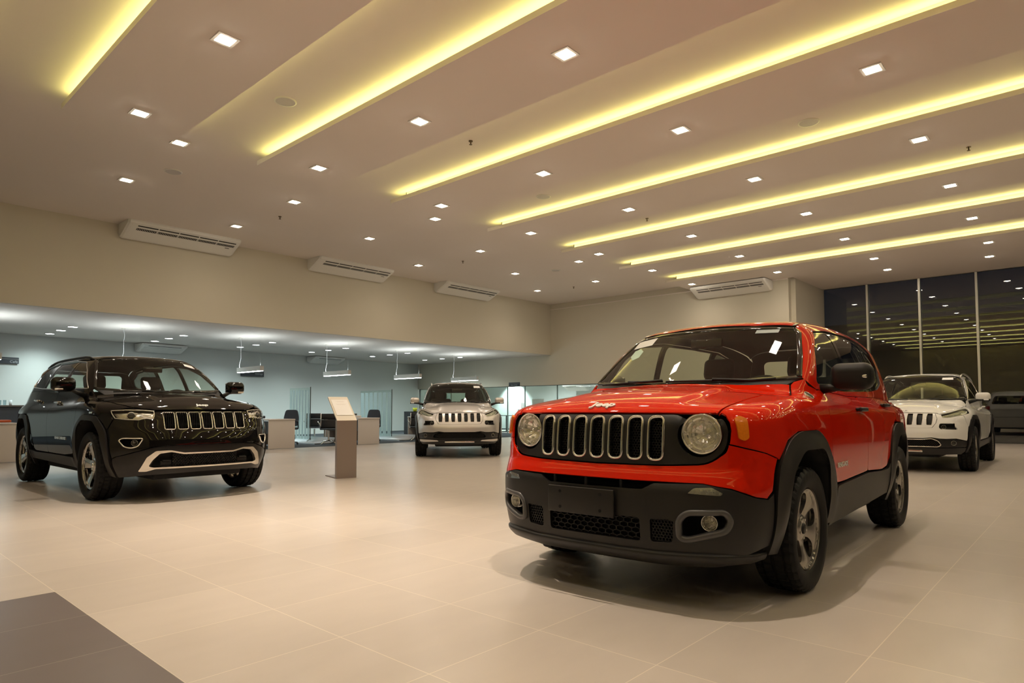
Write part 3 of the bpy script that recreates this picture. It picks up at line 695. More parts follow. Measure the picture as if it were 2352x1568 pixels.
        # door handles
        for i, ((hx, hz),) in enumerate(sp['handles']):
            y = hit3(H, 's', [(hx, hz)])[0][1]; m = MB(); m.rbox((hx, s*(y+.030), hz), (.20, .022, .030), .010)
            m.rbox((hx-.08, s*(y+.012), hz), (.026, .03, .024), .008); m.rbox((hx+.08, s*(y+.012), hz), (.026, .03, .024), .008)
            m.build('door_handle', M_BLACK if kind == 'renegade' else (M_CHROME if kind == 'grand' else P), made['front_door' if i == 0 else 'rear_door', s])
        # mirrors
        mx, my, mz = sp['mirror']; a, b_, c_ = sp['msz']; m = MB()
        if kind == 'renegade' and s < 0: mx, my, a, b_ = mx-.20, my-.09, b_, a   # folded against the door
        m.rbox((mx, s*my, mz), (a, b_, c_), min(a, c_)*.42, n=5)
        hs = m.build('side_mirror', {'renegade': M_BLACK}.get(kind, P), root)
        y = hit3(H, 's', [(mx+.06, H.zb+.02)])[0][1]
        MB().tube([(mx+.04, s*(y-.01), H.zb+.01), (mx+.02, s*(my-.09), mz-c_*.42), (mx, s*(my-.02), mz-c_*.38)], .022, 8, scale=[1.5, 1, .8]).build('mirror_arm', M_BLACK, hs)
        MB().rbox((mx-a*.40, s*my, mz), (.02, b_*.86, c_*.78), .009).build('mirror_glass', M_CHROME, hs)
        if kind == 'cherokee': MB().rbox((mx, s*my, mz-c_*.40), (a*.95, b_*.96, .03), .014).build('mirror_base', M_BLACK, hs)
        lm = MB().rbox((mx+a*.42, s*(my+b_*.22), mz-(c_*.02 if kind == 'renegade' else c_*.36)), (.02, b_*.34, .024), .008); lm.build('turn_signal', M_REFL if kind != 'cherokee' else M_WHITE, hs)
    # --- rear
    bz = sp['bz']
    def tail():
        b = [('t', [(rx[4]-.01, 0), (rx[4]+.01, .3), (rx[3]-.005, ry-.01)]), ('c', [(1, z) for z in np.linspace(sp['cz'][0], bz+.01, 24)]), ('r', [(H_y, bz+.01) for H_y in (.6, .3, 0)])]
        return patch(H, 'r', sym(H, b, .03), [closed(H, 'r', sp['rear_win'], .03, .06)], res=.05, rim=1)
    mk(C('tail', tail), 'tailgate', pm, root)
    mk(C('rwin', lambda: patch(H, 'r', closed(H, 'r', sp['rear_win'], .03, .06), res=.08, off=-.006, thick=0)), 'rear_window', [M_GLASS], root)
    def rb():
        b = [('r', [(0, bz), (.3, bz), (.6, bz)]), ('c', [(1, bz)]), ('s', [(sp['quarter'][-1][0]-.02, bz), (sp['quarter'][-1][0]+.06, .5), (sp['quarter'][-1][0]+.07, .32)]), ('r', [(.6, .30), (.3, .29), (0, .29)])]
        return patch(H, 'r', sym(H, b, .03), res=.05, off=.01)
    mk(C('rb', rb), 'rear_bumper', [M_BLACK if kind == 'renegade' else P, M_BLACK], root)
    for s in (1, -1):
        g = C('tl', lambda: patch(H, 'r', closed(H, 'r', [(.56, .92), (.72, .92), (.72, 1.06), (.56, 1.06)], .03, .03), res=.03, off=.012)); mk(g if s > 0 else C('tlm', lambda: mirror(g)), 'tail_lamp', [M_TAIL, M_BLACK], root)
    # --- dark inner structure behind the gaps, floor pan
    def liner():
        a = [(x, z) for x, z in ar]; e = .03; q = sp['quarter'][-1][0]
        P1 = [(.52, H.zb-.25), (.50, .40)]+[(x*1.06, z+.02) for x, z in a]+[(x*1.06+dx, z+.02) for x, z in a]+[(q-.05, .42), (q-.08, H.zb-.12), (q+.1, H.zb-.05), (-.4, H.zb-.03), (.1, H.zb-.08)]
        return patch(H, 'x', closed(H, 's', P1, .04), res=.08, off=-.04, thick=0, inset=0)
    g = C('liner', liner); m2 = C('linerm', lambda: mirror(g)); mk(join(g, m2), 'inner_body', [M_LINER], root)
    zf = float(sp['hood'][-1][1][0][1])
    mk(C('fl', lambda: patch(H, 'z', sym(H, [('f', [(0, zf-.02), (.5, zf-.02), (.70, .86), (.72, .60), (.70, .33), (.4, .30), (0, .30)])], .04), res=.07, off=-.125, thick=0)), 'radiator_support', [M_LINER], root)
    box_part('underbody', M_LINER, root, [((-H.wb/2, 0, .285), (H.wb+1.3, 1.0, .10)), ((-H.wb/2, 0, .30), (H.wb-1.0, 1.50, .12)), ((.28, 0, .70), (.55, .96, .36)), ((-H.wb-.3, 0, .40), (.6, .9, .2))])
    ax = MB()
    for x in (0, dx): ax.cyl((x, -sp['track'], sp['R']), (x, sp['track'], sp['R']), .035)
    ax.build('axle', M_BLACK, root)
    if sp['roofrail']:
        for s in (1, -1):
            def rail(s=s):
                xs = np.linspace(rx[2]-.12, rx[3]+.15, 14); Q = hit3(H, 't', [(x, s*(ry+.015)) for x in xs]); m = MB(); hh = [.0, .022, .028]+[.026]*8+[.024, .018, 0] if kind == 'grand' else [.0, .035, .045]+[.05]*8+[.045, .035, 0]
                m.tube([(q[0], q[1], q[2]+h_) for q, h_ in zip(Q, hh)], .016, 8); return m
            C(('rail', s), rail).build('roof_rail', M_BLACK if kind == 'grand' else M_SATIN, root)
    add_wheels(kind, root); interior(kind, root)
    {'renegade': nose_renegade, 'grand': nose_grand, 'cherokee': nose_cherokee}[kind](H, sp, P, root, C, lip)
    for nm, col, Q in stickers:
        mk(patch(H, 'x', closed(H, 'f', Q, .03), res=.05, off=-.001, thick=0, inset=0), nm, [col], wsd)
    return root
def on_hull(H, kind, a, b, off=0.):
    p = hit3(H, kind, [(a, b)]); n = H.grad(p)[0]; return Vector(p[0]+n*off), Vector(n)
def badge(H, y, z, body, size, parent, name='badge', sx=1.25):
    p, n = on_hull(H, 'f', y, z, .002); up = n.cross(Vector((0, 1, 0))); 
    if up.z < 0: up = -up
    xa = Vector((0, 1, 0)); up = n.cross(xa)
    M = frame(p, xa, up); return text(name, body, size, M_BADGE, parent, .004, M, 0.12, size*.022, sx=sx)
def lamp_round(name, root, c, n, r, mlens=None, ring=True, tilt=None):
    """round lamp: chrome ring, faceted bowl, bulb shield, clear dome"""
    m = MB(); m.lathe([(r*1.06,-.030),(r*1.07,.002),(r*1.04,.007),(r*.97,.004),(r*.95,-.006)], c, n, 48)
    o = m.build(name, M_CHROME, root)
    MB().lathe([(r*.95,-.004),(r*.86,-.022),(r*.76,-.014),(r*.73,-.018),(r*.66,-.036),(r*.52,-.050),(r*.36,-.060),(r*.18,-.066),(.0001,-.067)], c, n, 64, smooth=False, rmod=lambda i, j: (-.045*r if (i//4) % 2 and 3 < j < 7 else (-.05*r if i % 8 == 0 and 0 < j < 3 else 0))).build('reflector', M_REFL, o)
    b = MB(); b.lathe([(r*.13,-.066),(r*.13,-.034),(r*.10,-.024),(.0001,-.020)], c, n, 20); b.cyl(tuple(Vector(c)+Vector((-.03,0,r*.12))), tuple(Vector(c)+Vector((-.03,0,r*.60))), .004, n=6); b.build('bulb_shield', M_CHROME, o)
    MB().lathe([(.0001,.012),(r*.4,.010),(r*.75,.004),(r*.96,-.003)], c, n, 40).build('lens', M_LENS, o); return o

def nose_renegade(H, sp, P, root, C, lip):
    half = [('f', [(0,.982),(.3,.982),(.665,.983),(.703,.91),(.692,.80),(.61,.735),(.40,.722),(0,.717)], .07)]
    sl = [(-.345+.1155*k) for k in range(7)]; sw, z0, z1 = .040, .746, .968
    slots = [rrect(c-sw, z0, c+sw, z1) for c in sl]
    lampc = [(s*.562, .881) for s in (1, -1)]
    circ = lambda c, r: [(c[0]+r*math.cos(t), c[1]+r*math.sin(t)) for t in np.linspace(0, 2*math.pi, 40, endpoint=False)]
    g = C('grille', lambda: patch(H, 'z', sym(H, half, .02), [closed(H, 'f', q, .012, .032) for q in slots]+[closed(H, 'f', circ(c, .112), .02) for c in lampc], res=.016, off=-.005, thick=.02, inset=.002,
        dfn=lambda Q: sum(-.046*sstep(.160, .108, np.hypot(Q[:, 1]-c[0], Q[:, 2]-c[1])) for c in lampc)))
    gp = mk(g, 'grille_panel', [M_GRAIN, M_BLACK], root)
    for k, q in enumerate(slots):
        C(('sr', k), lambda: ring_sweep(H, 'f', q, .0155, .014, -.005, .012, .034)).build('grille_slot_frame', M_CHROME, gp)
        C(('sh', k), lambda: honeycomb(H, 'f', q, .0155, .0035, .030, .012)).build('slot_mesh', M_BLACK, gp)
    for c in lampc:
        p, n = on_hull(H, 'f', *c); n = Vector((1, .10*(1 if c[0] > 0 else -1), 0)).normalized()
        lamp_round('headlamp', root, p-n*.050, n, .098)
    fas = [('f', [(0,.713),(.40,.718),(.612,.731),(.690,.793),(.699,.83)], .07), ('s', [(.55,.788),(.47,.757),(.50,.68),(.52,.60)]), ('s', [(.56,.565),(.62,.575)]), ('f', [(.72,.618),(.60,.640),(0,.640)])]
    mk(C('fascia', lambda: patch(H, 'z', sym(H, fas, .02), res=.022)), 'front_fascia', [P, M_BLACK], root)
    bt = [('f', [(0,.598),(.30,.600),(.36,.632),(.60,.639),(.718,.616)]), ('s', [(.62,.572),(.557,.562),(.515,.59),(.508,.50),(.50,.33)]), ('f', [(.70,.262),(.55,.235),(.3,.235),(0,.235)])]
    mesh = rrect(-.285, .335, .285, .452); sv = [(.345,.338),(.455,.345),(.462,.455),(.345,.452)]
    fg = [(.49,.37),(.53,.362),(.70,.412),(.72,.468),(.695,.508),(.53,.498),(.49,.46)]
    ms = [mesh, sv, flip(sv)]
    bump = lambda: patch(H, 'z', sym(H, bt, .02), [closed(H, 'f', q, .015, .015) for q in ms]+[closed(H, 'f', q, .015, .03) for q in (fg, flip(fg))], res=.02, off=.004, thick=.03,
        dfn=lambda Q: -.010*sstep(.30, .33, Q[:, 2])*sstep(.46, .44, Q[:, 2])*sstep(.50, .47, np.abs(Q[:, 1])))
    b = mk(C('bumper', bump), 'front_bumper', [M_GRAIN, M_BLACK], root)
    C('hm', lambda: honeycomb(H, 'f', mesh, .045, .004, .022, .02, .62)).build('lower_grille_mesh', M_BLACK, b)
    for q, k in ((sv, 0), (flip(sv), 1)): C(('hv', k), lambda: honeycomb(H, 'f', q, .017, .004, .020, .012)).build('side_vent_mesh', M_BLACK, b)
    # upper slot bars
    m = MB()
    for y in (-.27, -.05, .17): p, n = on_hull(H, 'f', y, .62, -.03); m.rbox(tuple(p), (.03, .018, .06), .006)
    m.build('slot_divider', M_BLACK, b)
    for s in (1, -1):
        q = fg if s > 0 else flip(fg)
        C(('fr', s), lambda: ring_sweep(H, 'f', q, .032, .012, .0, .015, .03)).build('fog_lamp_surround', mat('fog surround grey', (.075,.072,.075), .32), b)
        p, n = on_hull(H, 'f', s*.640, .447, -.045); lamp_round('fog_lamp', root, p+Vector((.012, 0, 0)), Vector((1, s*.15, 0)), .038)
        d = [(.53,.590),(.56,.618),(.64,.624),(.69,.598),(.68,.584)]; d = d if s > 0 else flip(d)
        mk(C(('drl', s), lambda: patch(H, 'z', closed(H, 'f', d, .015, .01), res=.015, off=.009)), 'parking_lamp', [mat('parking lamp', (.30,.30,.28), .12, .7, coat=1, noise=.5, nscale=80), M_BLACK], root)
        mkp = [(.655,.838),(.672,.842),(.682,.85)]
        sm = [(.655,.86),(.655,.955),(.635,.968),(.615,.955),(.620,.862),(.638,.848)]
        g2 = C('sm', lambda: patch(H, 'x', closed(H, 's', sm, .01, .008), res=.012, off=.014, thick=.014, inset=0))
        mk(g2 if s > 0 else C('smm', lambda: mirror(g2)), 'side_marker_lamp', [M_AMBER, M_BLACK], root)
        p, n = on_hull(H, 's', -.30, 1.085, .002); p.y *= s; n.y *= s
        MB().lathe([(.0001,.006),(.024,.006),(.028,.003),(.029,-.01)], p, n, 28).build('round_badge', M_BLACK, root)
        MB().lathe([(.027,.004),(.031,.007),(.034,.003),(.034,-.006)], p, n, 28).build('badge_ring', M_CHROME, root)
        # roof ditch strip ends
        p, n = on_hull(H, 't', sp['roofx'][2]-.03, s*(sp['roofy']+.003), .002); MB().rbox(tuple(p), (.07, .022, .008), .003, M=rotY(.25)).build('roof_trim', M_SATIN, root)
        p, n = on_hull(H, 's', -.56, .66, .003)
        xa = (-1, 0, 0) if s > 0 else (1, 0, 0); text('door_badge', 'RENEGADE', .040, M_CHROME, root, .002, frame((p.x-.06, s*p.y, p.z), xa, (0, 0, 1)), 0, .001, sx=1.2)
    def lipfn():
        Q = np.concatenate([hit3(H, 's', [(.50,.285),(.54,.283),(.58,.281)])*[1,-1,1], hit3(H, 'f', [(y, .277+.010*sstep(.35,.6,abs(y))) for y in np.linspace(-.70,.70,41)]), hit3(H, 's', [(.58,.281),(.54,.283),(.50,.285)])])
        N = H.grad(Q); N[:, 2] = 0; N /= np.linalg.norm(N, axis=1)[:, None]; k = sstep(0, 5, np.arange(len(Q)))*sstep(0, 5, np.arange(len(Q))[::-1]); m = MB(); vs = []
        pr = [(-.02,.030),(.006,.020),(.022,.012),(.027,.004),(.026,-.006),(.014,-.024),(-.008,-.046),(-.04,-.060)]
        for q, n_, w_ in zip(Q, N, k): vs += [q+n_*(a*(.25+.75*w_))+np.array([0,0,b_*(.5+.5*w_)]) for a, b_ in pr]
        L_ = len(pr); return m.add(vs, [(i*L_+j, (i+1)*L_+j, (i+1)*L_+j+1, i*L_+j+1) for i in range(len(Q)-1) for j in range(L_-1)], 0, True)
    C('lip', lipfn).build('front_lip', M_GRAIN, b)
    # number plate bracket with four screws
    p, n = on_hull(H, 'f', 0, .512, .016); y0 = -.055
    MB().rbox((p.x+.006, y0, .512), (.012, .425, .145), .004, M=None).build('licence_plate_bracket', M_GRAIN, b)
    sc = MB()
    for y in (-.15, .11):
        for z in (.555, .47): sc.cyl((p.x+.010, y0+y+.02, z), (p.x+.0135, y0+y+.02, z), .009, n=12)
    sc.build('screw', M_LINER, b)
    badge(H, -.01, 1.028, 'Jeep', .068, root)

def slot_grille(H, root, C, centers, sw, z0, z1, taper=0., kink=0., fr=.010, key='g', matf=None, holes=True):
    pass
def nose_grand(H, sp, P, root, C, lip):
    cs = [.132*(k-3) for k in range(7)]; sw = .0555
    slots = [[(c-sw+.004, .795), (c+sw-.004, .795), (c+sw, .982), (c-sw, .982)] for c in cs]
    fog = [(.645,.700),(.80,.703),(.825,.68),(.79,.612),(.74,.598),(.69,.615)]
    HL = [('f', [(.525,.992),(.542,.915),(.62,.918),(.675,.900),(.77,.905)]), ('s', [(.52,.915),(.435,1.0)]), ('f', [(.76,1.008),(.62,1.005)])]
    fas = [('f', [(0,1.0),(.50,.997),(.525,.985),(.542,.908),(.62,.911),(.675,.893),(.775,.897)]), ('s', [(.515,.905),(.47,.80),(.50,.70),(.515,.56),(.53,.485)]), ('f', [(.84,.505),(.72,.555),(.56,.608),(.42,.620),(0,.622)])]
    mk(C('fascia', lambda: patch(H, 'z', sym(H, fas, .025), [closed(H, 'f', q, .015, .018) for q in slots]+[closed(H, 'f', q, .015, .02) for q in (fog, flip(fog))], res=.028, thick=.02,
        dfn=lambda Q: -.012*sstep(.60, .57, np.abs(Q[:, 1]))*sstep(.775, .79, Q[:, 2]))), 'front_fascia', [P, M_BLACK], root)
    gm = MB()
    for k, q in enumerate(slots):
        o = C(('sr', k), lambda: ring_sweep(H, 'f', q, .013, .010, -.012, .015, .018)).build('grille_slot_frame', M_CHROME, root)
        m = MB(); c = cs[k]
        for j in range(-2, 3):
            p, n = on_hull(H, 'f', c+j*.02, .888, -.04); m.box(p.x-.01, c+j*.02-.002, .80, p.x+.012, c+j*.02+.002, .978)
        m.build('slot_bars', M_BLACK, o)
    low = [('f', [(0,.616),(.42,.614),(.56,.602),(.72,.549),(.84,.499)]), ('s', [(.53,.478),(.52,.40),(.51,.28)]), ('f', [(.78,.275),(.6,.30),(0,.315)])]
    op = [(-.54,.385),(.54,.385),(.575,.40),(.545,.47),(.49,.535),(.40,.545),(.27,.515),(-.27,.515),(-.40,.545),(-.49,.535),(-.545,.47),(-.575,.40)]
    b = mk(C('bumper', lambda: patch(H, 'z', sym(H, low, .025), [closed(H, 'f', op, .02, .02)], res=.03, off=.002, thick=.02)), 'lower_bumper', [mat('dark textured bumper', (.007,.006,.0055), .30, coat=.15, spec=.3), M_BLACK], root)
    out = [(-.60,.352),(-.53,.376),(.53,.376),(.60,.352),(.665,.352),(.61,.50),(.535,.565),(.40,.568),(.27,.538),(-.27,.538),(-.40,.568),(-.535,.565),(-.61,.50),(-.665,.352)]
    op2 = [(-.55,.392),(.55,.392),(.590,.405),(.560,.47),(.500,.536),(.395,.549),(.27,.522),(-.27,.522),(-.395,.549),(-.500,.536),(-.560,.47),(-.590,.405)]
    mk(C('chr', lambda: patch(H, 'z', closed(H, 'f', out, .02, .015), [closed(H, 'f', op2, .02, .015)], res=.02, off=.020, thick=.03, inset=0)), 'chrome_surround', [mat('satin chrome', (.66,.62,.56), .16, 1.), M_BLACK], b)
    C('hm', lambda: honeycomb(H, 'f', rrect(-.36,.39,.36,.525), .028, .005, .04, .02, .7)).build('lower_grille_mesh', M_BLACK, b)
    for y in (-.43, .43):
        hk = MB(); p, n = on_hull(H, 'f', y, .45, -.03); hk.rbox(tuple(p), (.03, .09, .018), .008); hk.rbox((p.x-.02, p.y, p.z-.03), (.02, .12, .05), .01)
        hk.build('tow_hook', M_BLACK, b)
    for s in (1, -1):
        q = fog if s > 0 else flip(fog)
        C(('fr', s), lambda: ring_sweep(H, 'f', q, .016, .012, 0, .015, .02)).build('fog_lamp_surround', M_CHROME, root)
        p, n = on_hull(H, 'f', s*.735, .655, -.05); lamp_round('fog_lamp', root, p+Vector((.01, 0, 0)), Vector((1, s*.3, 0)), .030)
        g = C('hl', lambda: patch(H, 'z', path(H, HL, .02), res=.025, off=.003, thick=0)); ho = mk(g if s > 0 else C('hlm', lambda: mirror(g)), 'headlamp', [M_LENS], root)
        g = C('hlb', lambda: patch(H, 'z', path(H, HL, .02), res=.02, off=-.045, thick=0, dfn=lambda Q: .016*np.sin(Q[:, 1]*60)*np.sin(Q[:, 2]*60))); mk(g if s > 0 else C('hlbm', lambda: mirror(g)), 'reflector', [M_REFL], ho)
        def rim3():
            L3 = path(H, HL, .02); m = MB(); N = H.grad(L3); m.tube([tuple(q-n*.004) for q, n in zip(L3, N)], .006, 6, closed=True); return m
        r_ = C('hlr', rim3); q2 = MB(); q2.add([(x, s*y, z) for x, y, z in r_.v], r_.f, 0, True); q2.build('lamp_bezel', M_CHROME, ho)
        c, n = on_hull(H, 'f', s*.735, .952, -.035); nn = Vector((1, s*.35, 0)).normalized()
        m = MB(); m.lathe([(.0001,.03),(.018,.026),(.028,.014),(.032,0),(.032,-.02)], c, nn, 24); m.build('projector', M_GLOSSBLK, ho)
        MB().lathe([(.032,.0),(.036,.006),(.044,.004),(.046,-.01)], c, nn, 28).build('projector_ring', M_CHROME, ho)
        bar = [on_hull(H, 'f', s*y, z, -.018)[0] for y, z in ((.56,.955),(.60,.958),(.67,.962))]; MB().tube([tuple(v) for v in bar], .006, 8).build('light_bar', mat('white light guide', (.8,.8,.76), .2), ho)
        p, n = on_hull(H, 's', -1.0, .665, .003); xa = (-1, 0, 0) if s > 0 else (1, 0, 0)
        text('door_badge', 'GRAND CHEROKEE', .042, M_CHROME, root, .002, frame((p.x, s*p.y, p.z), xa, (0, 0, 1)), 0, .001, sx=1.25)
        p, n = on_hull(H, 's', .10, .975, .003); MB().rbox((p.x, s*p.y, p.z), (.11, .008, .022), .003).build('fender_badge', M_CHROME, root)
        mold = C('mold', lambda: patch(H, 'x', closed(H, 's', [(-.50,.60),(-1.58,.60),(-1.58,.575),(-.50,.575)], .04, .008), res=.03, off=.008)); 
    badge(H, 0.0, 1.055, 'Jeep', .062, root)

def nose_cherokee(H, sp, P, root, C, lip):
    cs = [.1297*(k-3) for k in range(7)]
    slots = []
    for c in cs:
        sw = .041; slots.append([(c-sw*.82, .742), (c+sw*.82, .742), (c+sw, .838), (c+sw*.86, .918), (c-sw*.86, .918), (c-sw, .838)])
    gpn = [('f', [(0,.930),(.45,.925),(.485,.84),(.475,.775),(.43,.705),(.38,.695),(0,.695)])]
    mk(C('grille', lambda: patch(H, 'z', sym(H, gpn, .02), [closed(H, 'f', q, .012, .012) for q in slots], res=.02, thick=.02)), 'grille_panel', [P, M_BLACK], root)
    pod = [(.525,.762),(.54,.770),(.68,.766),(.725,.70),(.735,.675),(.53,.680),(.515,.715)]
    HL = [('f', [(.535,.898),(.555,.862),(.66,.868),(.735,.892)]), ('s', [(.46,.91),(.26,.945),(.165,.99)]), ('s', [(.20,1.0)]), ('t', [(.36,.725)]), ('f', [(.64,.935)])]
    fas = [('f', [(.455,.925),(.53,.905),(.552,.855),(.66,.861),(.74,.886)]), ('s', [(.47,.895),(.475,.80),(.435,.72),(.475,.62),(.49,.52)]), ('f', [(.83,.50),(.72,.535),(.60,.532),(.52,.535),(.42,.552),(.31,.538),(.0,.538)]), ('f', [(0,.69),(.385,.69),(.435,.70),(.48,.77),(.49,.84)])]
    half = C('fasl', lambda: path(H, fas, .025)); 
    def fascia():
        F1 = [('f', [(0,.6945),(.381,.6945),(.4315,.7045),(.4765,.7745),(.4865,.84),(.4515,.925),(.53,.903),(.552,.855),(.66,.861),(.74,.886)])]+fas[1:2]+[('f', [(.83,.50),(.72,.535),(.60,.532),(.52,.535),(.42,.552),(.31,.538),(.0,.538)])]
        return patch(H, 'z', sym(H, F1, .025), [closed(H, 'f', q, .015, .015) for q in (pod, flip(pod))], res=.03, thick=.02,
            dfn=lambda Q: .014*sstep(.71, .68, Q[:, 2])*sstep(.60, .66, Q[:, 2])*sstep(.75, .55, np.abs(Q[:, 1])))
    mk(C('fascia', fascia), 'front_fascia', [P, M_BLACK], root)
    for k, q in enumerate(slots):
        o = C(('sr', k), lambda: ring_sweep(H, 'f', q, .008, .008, -.003, .012, .012)).build('grille_slot_frame', M_CHROME, root)
        m = MB(); p, n = on_hull(H, 'f', cs[k], .83, -.045); m.rbox(tuple(p), (.02, .085, .19), .005, M=rotY(-.35)); m.build('slot_mesh', M_BLACK, o)
    low = [('f', [(0,.530),(.31,.530),(.42,.545),(.52,.527),(.60,.524),(.72,.527),(.835,.492)]), ('s', [(.49,.51),(.485,.40)]), ('f', [(.80,.40),(.55,.395),(0,.395)])]
    op = [(-.50,.41),(.50,.41),(.54,.44),(.50,.50),(.42,.535),(.30,.520),(-.30,.520),(-.42,.535),(-.50,.50),(-.54,.44)]
    b = mk(C('bumper', lambda: patch(H, 'z', sym(H, low, .025), [closed(H, 'f', op, .02, .02)], res=.03, off=-.004, thick=.02)), 'lower_bumper', [M_GRAIN, M_BLACK], root)
    C('hm', lambda: honeycomb(H, 'f', rrect(-.50,.415,.50,.515), .03, .005, .03, .02, .6)).build('lower_grille_mesh', M_BLACK, b)
    if lip is None: C('cr', lambda: ring_sweep(H, 'f', op, .016, .010, 0, .02, .02)).build('chrome_surround', M_CHROME, b)
    vl = [('f', [(0,.390),(.55,.390),(.80,.393)]), ('s', [(.485,.39),(.48,.33)]), ('f', [(.75,.29),(.5,.285),(0,.275)])]
    mk(C('val', lambda: patch(H, 'z', sym(H, vl, .025), res=.035, off=.002, thick=.02)), 'lower_valance', [M_GRAIN if lip is None else M_GRAIN, M_BLACK], root)
    lp = [(.42,.352),(.56,.345),(.72,.335),(.80,.345),(.80,.39),(.6,.388),(.45,.378)]
    for s in (1, -1):
        if lip is not None: mk(C(('lp', s), lambda: patch(H, 'z', closed(H, 'f', lp if s > 0 else flip(lp), .02, .01), res=.03, off=.010)), 'bumper_corner', [P, M_BLACK], root)
        q = pod if s > 0 else flip(pod)
        p, n = on_hull(H, 'f', s*.62, .722, -.05); MB().rbox(tuple(p), (.02, .24, .12), .008, M=Matrix.Rotation(s*.4, 3, 'Z')).build('lamp_pod', M_GLOSSBLK, root)
        p, n = on_hull(H, 'f', s*.585, .722, -.035); lamp_round('headlamp', root, p, Vector((1, s*.2, 0)), .030)
        p, n = on_hull(H, 'f', s*.685, .468, .006); lamp_round('fog_lamp', root, p+Vector((.008,0,0)), Vector((1, s*.35, 0)).normalized(), .034)
        g = C('hl', lambda: patch(H, 'z', path(H, HL, .02), res=.03, off=.004, thick=0, inset=0)); ho = mk(g if s > 0 else C('hlm', lambda: mirror(g)), 'daytime_running_lamp', [M_GLASS], root)
        g = C('hlb', lambda: patch(H, 'z', path(H, HL, .02), res=.03, off=-.028, thick=0, inset=0)); mk(g if s > 0 else C('hlbm', lambda: mirror(g)), 'reflector', [mat('smoked reflector', (.60,.56,.48), .3, .7, noise=.5, nscale=60)], ho)
        bar = [on_hull(H, 'f', s*y, z, -.012)[0] for y, z in ((.58,.885),(.66,.895),(.73,.915),(.775,.935))]; MB().tube([tuple(v) for v in bar], .008, 8).build('light_bar', M_REFL, ho)
    m = MB(); p, n = on_hull(H, 'f', 0, .345, .012); m.rbox(tuple(p), (.012, .60, .030), .005); m.build('skid_strip', M_CHROME, root)
    badge(H, 0.0, .968, 'Jeep', .062, root)
# ---------------------------------------------------------------- the showroom
Z1, Z0, YW, XB, ZB, XG = 5.14, 4.95, 16.08, 20.07, 3.135, 22.94
XL, YR = -6.5, -8.6
YE = 9.97
ORD = ['first','second','third','fourth','fifth','sixth','seventh','eighth','ninth','tenth','eleventh']
def struct(mb, name, m): return tag(mb.build(name, m), kind='structure')
def floor_mat():
    m = bpy.data.materials.new('floor tiles'); m.use_nodes = True; nt = m.node_tree; b = nt.nodes['Principled BSDF']; N = nt.nodes; L = nt.links
    tc = N.new('ShaderNodeTexCoord'); sp = N.new('ShaderNodeSeparateXYZ'); L.new(tc.outputs['Object'], sp.inputs[0])
    def M(op, a, b_=None, c=None):
        n = N.new('ShaderNodeMath'); n.operation = op
        for i, v in enumerate((a, b_, c)):
            if v is None: continue
            if isinstance(v, (int, float)): n.inputs[i].default_value = v
            else: L.new(v, n.inputs[i])
        return n.outputs[0]
    def grid(o, off, step):
        q = M('DIVIDE', M('SUBTRACT', o, off), step); f = M('FRACT', q); e = M('MINIMUM', f, M('SUBTRACT', 1.0, f)); return q, M('MULTIPLY', e, step)
    qx, ex = grid(sp.outputs[0], 1.0, .655); qy, ey = grid(sp.outputs[1], .725, .6015)
    d = M('MINIMUM', ex, ey); joint = M('LESS_THAN', d, .0021)
    cv = N.new('ShaderNodeCombineXYZ'); L.new(M('FLOOR', qx), cv.inputs[0]); L.new(M('FLOOR', qy), cv.inputs[1])
    wn = N.new('ShaderNodeTexWhiteNoise'); wn.noise_dimensions = '2D'; L.new(cv.outputs[0], wn.inputs['Vector'])
    ns = N.new('ShaderNodeTexNoise'); ns.inputs['Scale'].default_value = 2.2; ns.inputs['Detail'].default_value = 6
    mp = N.new('ShaderNodeMapping'); mp.inputs['Scale'].default_value = (1, 2.6, 1); L.new(tc.outputs['Object'], mp.inputs[0]); L.new(mp.outputs[0], ns.inputs['Vector'])
    v = M('MULTIPLY_ADD', wn.outputs['Value'], .07, M('MULTIPLY_ADD', ns.outputs['Fac'], .16, .885))
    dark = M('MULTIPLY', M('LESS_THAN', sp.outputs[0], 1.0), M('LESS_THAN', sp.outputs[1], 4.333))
    def mix(f, a, b_, mode='MIX'):
        n = N.new('ShaderNodeMix'); n.data_type = 'RGBA'; n.blend_type = mode
        for s_, x in ((0, f), (6, a), (7, b_)):
            if isinstance(x, float) or isinstance(x, int): n.inputs[s_].default_value = x
            elif isinstance(x, tuple): n.inputs[s_].default_value = (*x, 1)
            else: L.new(x, n.inputs[s_])
        return n.outputs[2]
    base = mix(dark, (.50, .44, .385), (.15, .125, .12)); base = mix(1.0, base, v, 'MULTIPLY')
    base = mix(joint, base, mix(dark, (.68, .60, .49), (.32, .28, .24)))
    L.new(base, b.inputs['Base Color'])
    b.inputs['Roughness'].default_value = .285; b.inputs['Specular IOR Level'].default_value = .5
    
    return m
M_CEIL = mat('ceiling paint', (.84, .76, .69), .85, noise=.025, nscale=.7)
M_WALL = mat('wall paint', (.68, .625, .505), .85, noise=.02, nscale=.8)
M_WALL2 = mat('recess wall paint', (.70, .73, .70), .85, noise=.02, nscale=.8)
M_CARPET = mat('dark carpet', (.035, .042, .050), .95, noise=.3, nscale=200)
M_ALU = mat('aluminium', (.55, .53, .47), .35, .8)
M_DARKFR = mat('dark frame', (.05, .05, .045), .4)
M_WHITEL = mat('white laminate', (.60, .55, .51), .4)
M_ACW = mat('air conditioner white', (.84, .82, .77), .4)
M_SLOT = mat('slot dark', (.015, .014, .013), .7)
M_GREY = mat('desk dark grey', (.035, .035, .04), .5)
M_WOOD = mat('brown pedestal wood', (.12, .09, .065), .5, noise=.15, nscale=10)
M_GPANE = glass_mat('window pane', (.80, .83, .80), 1.5, .05)
M_PANE2 = glass_mat('clear partition glass', (.90, .96, .94), 1.45, .0)
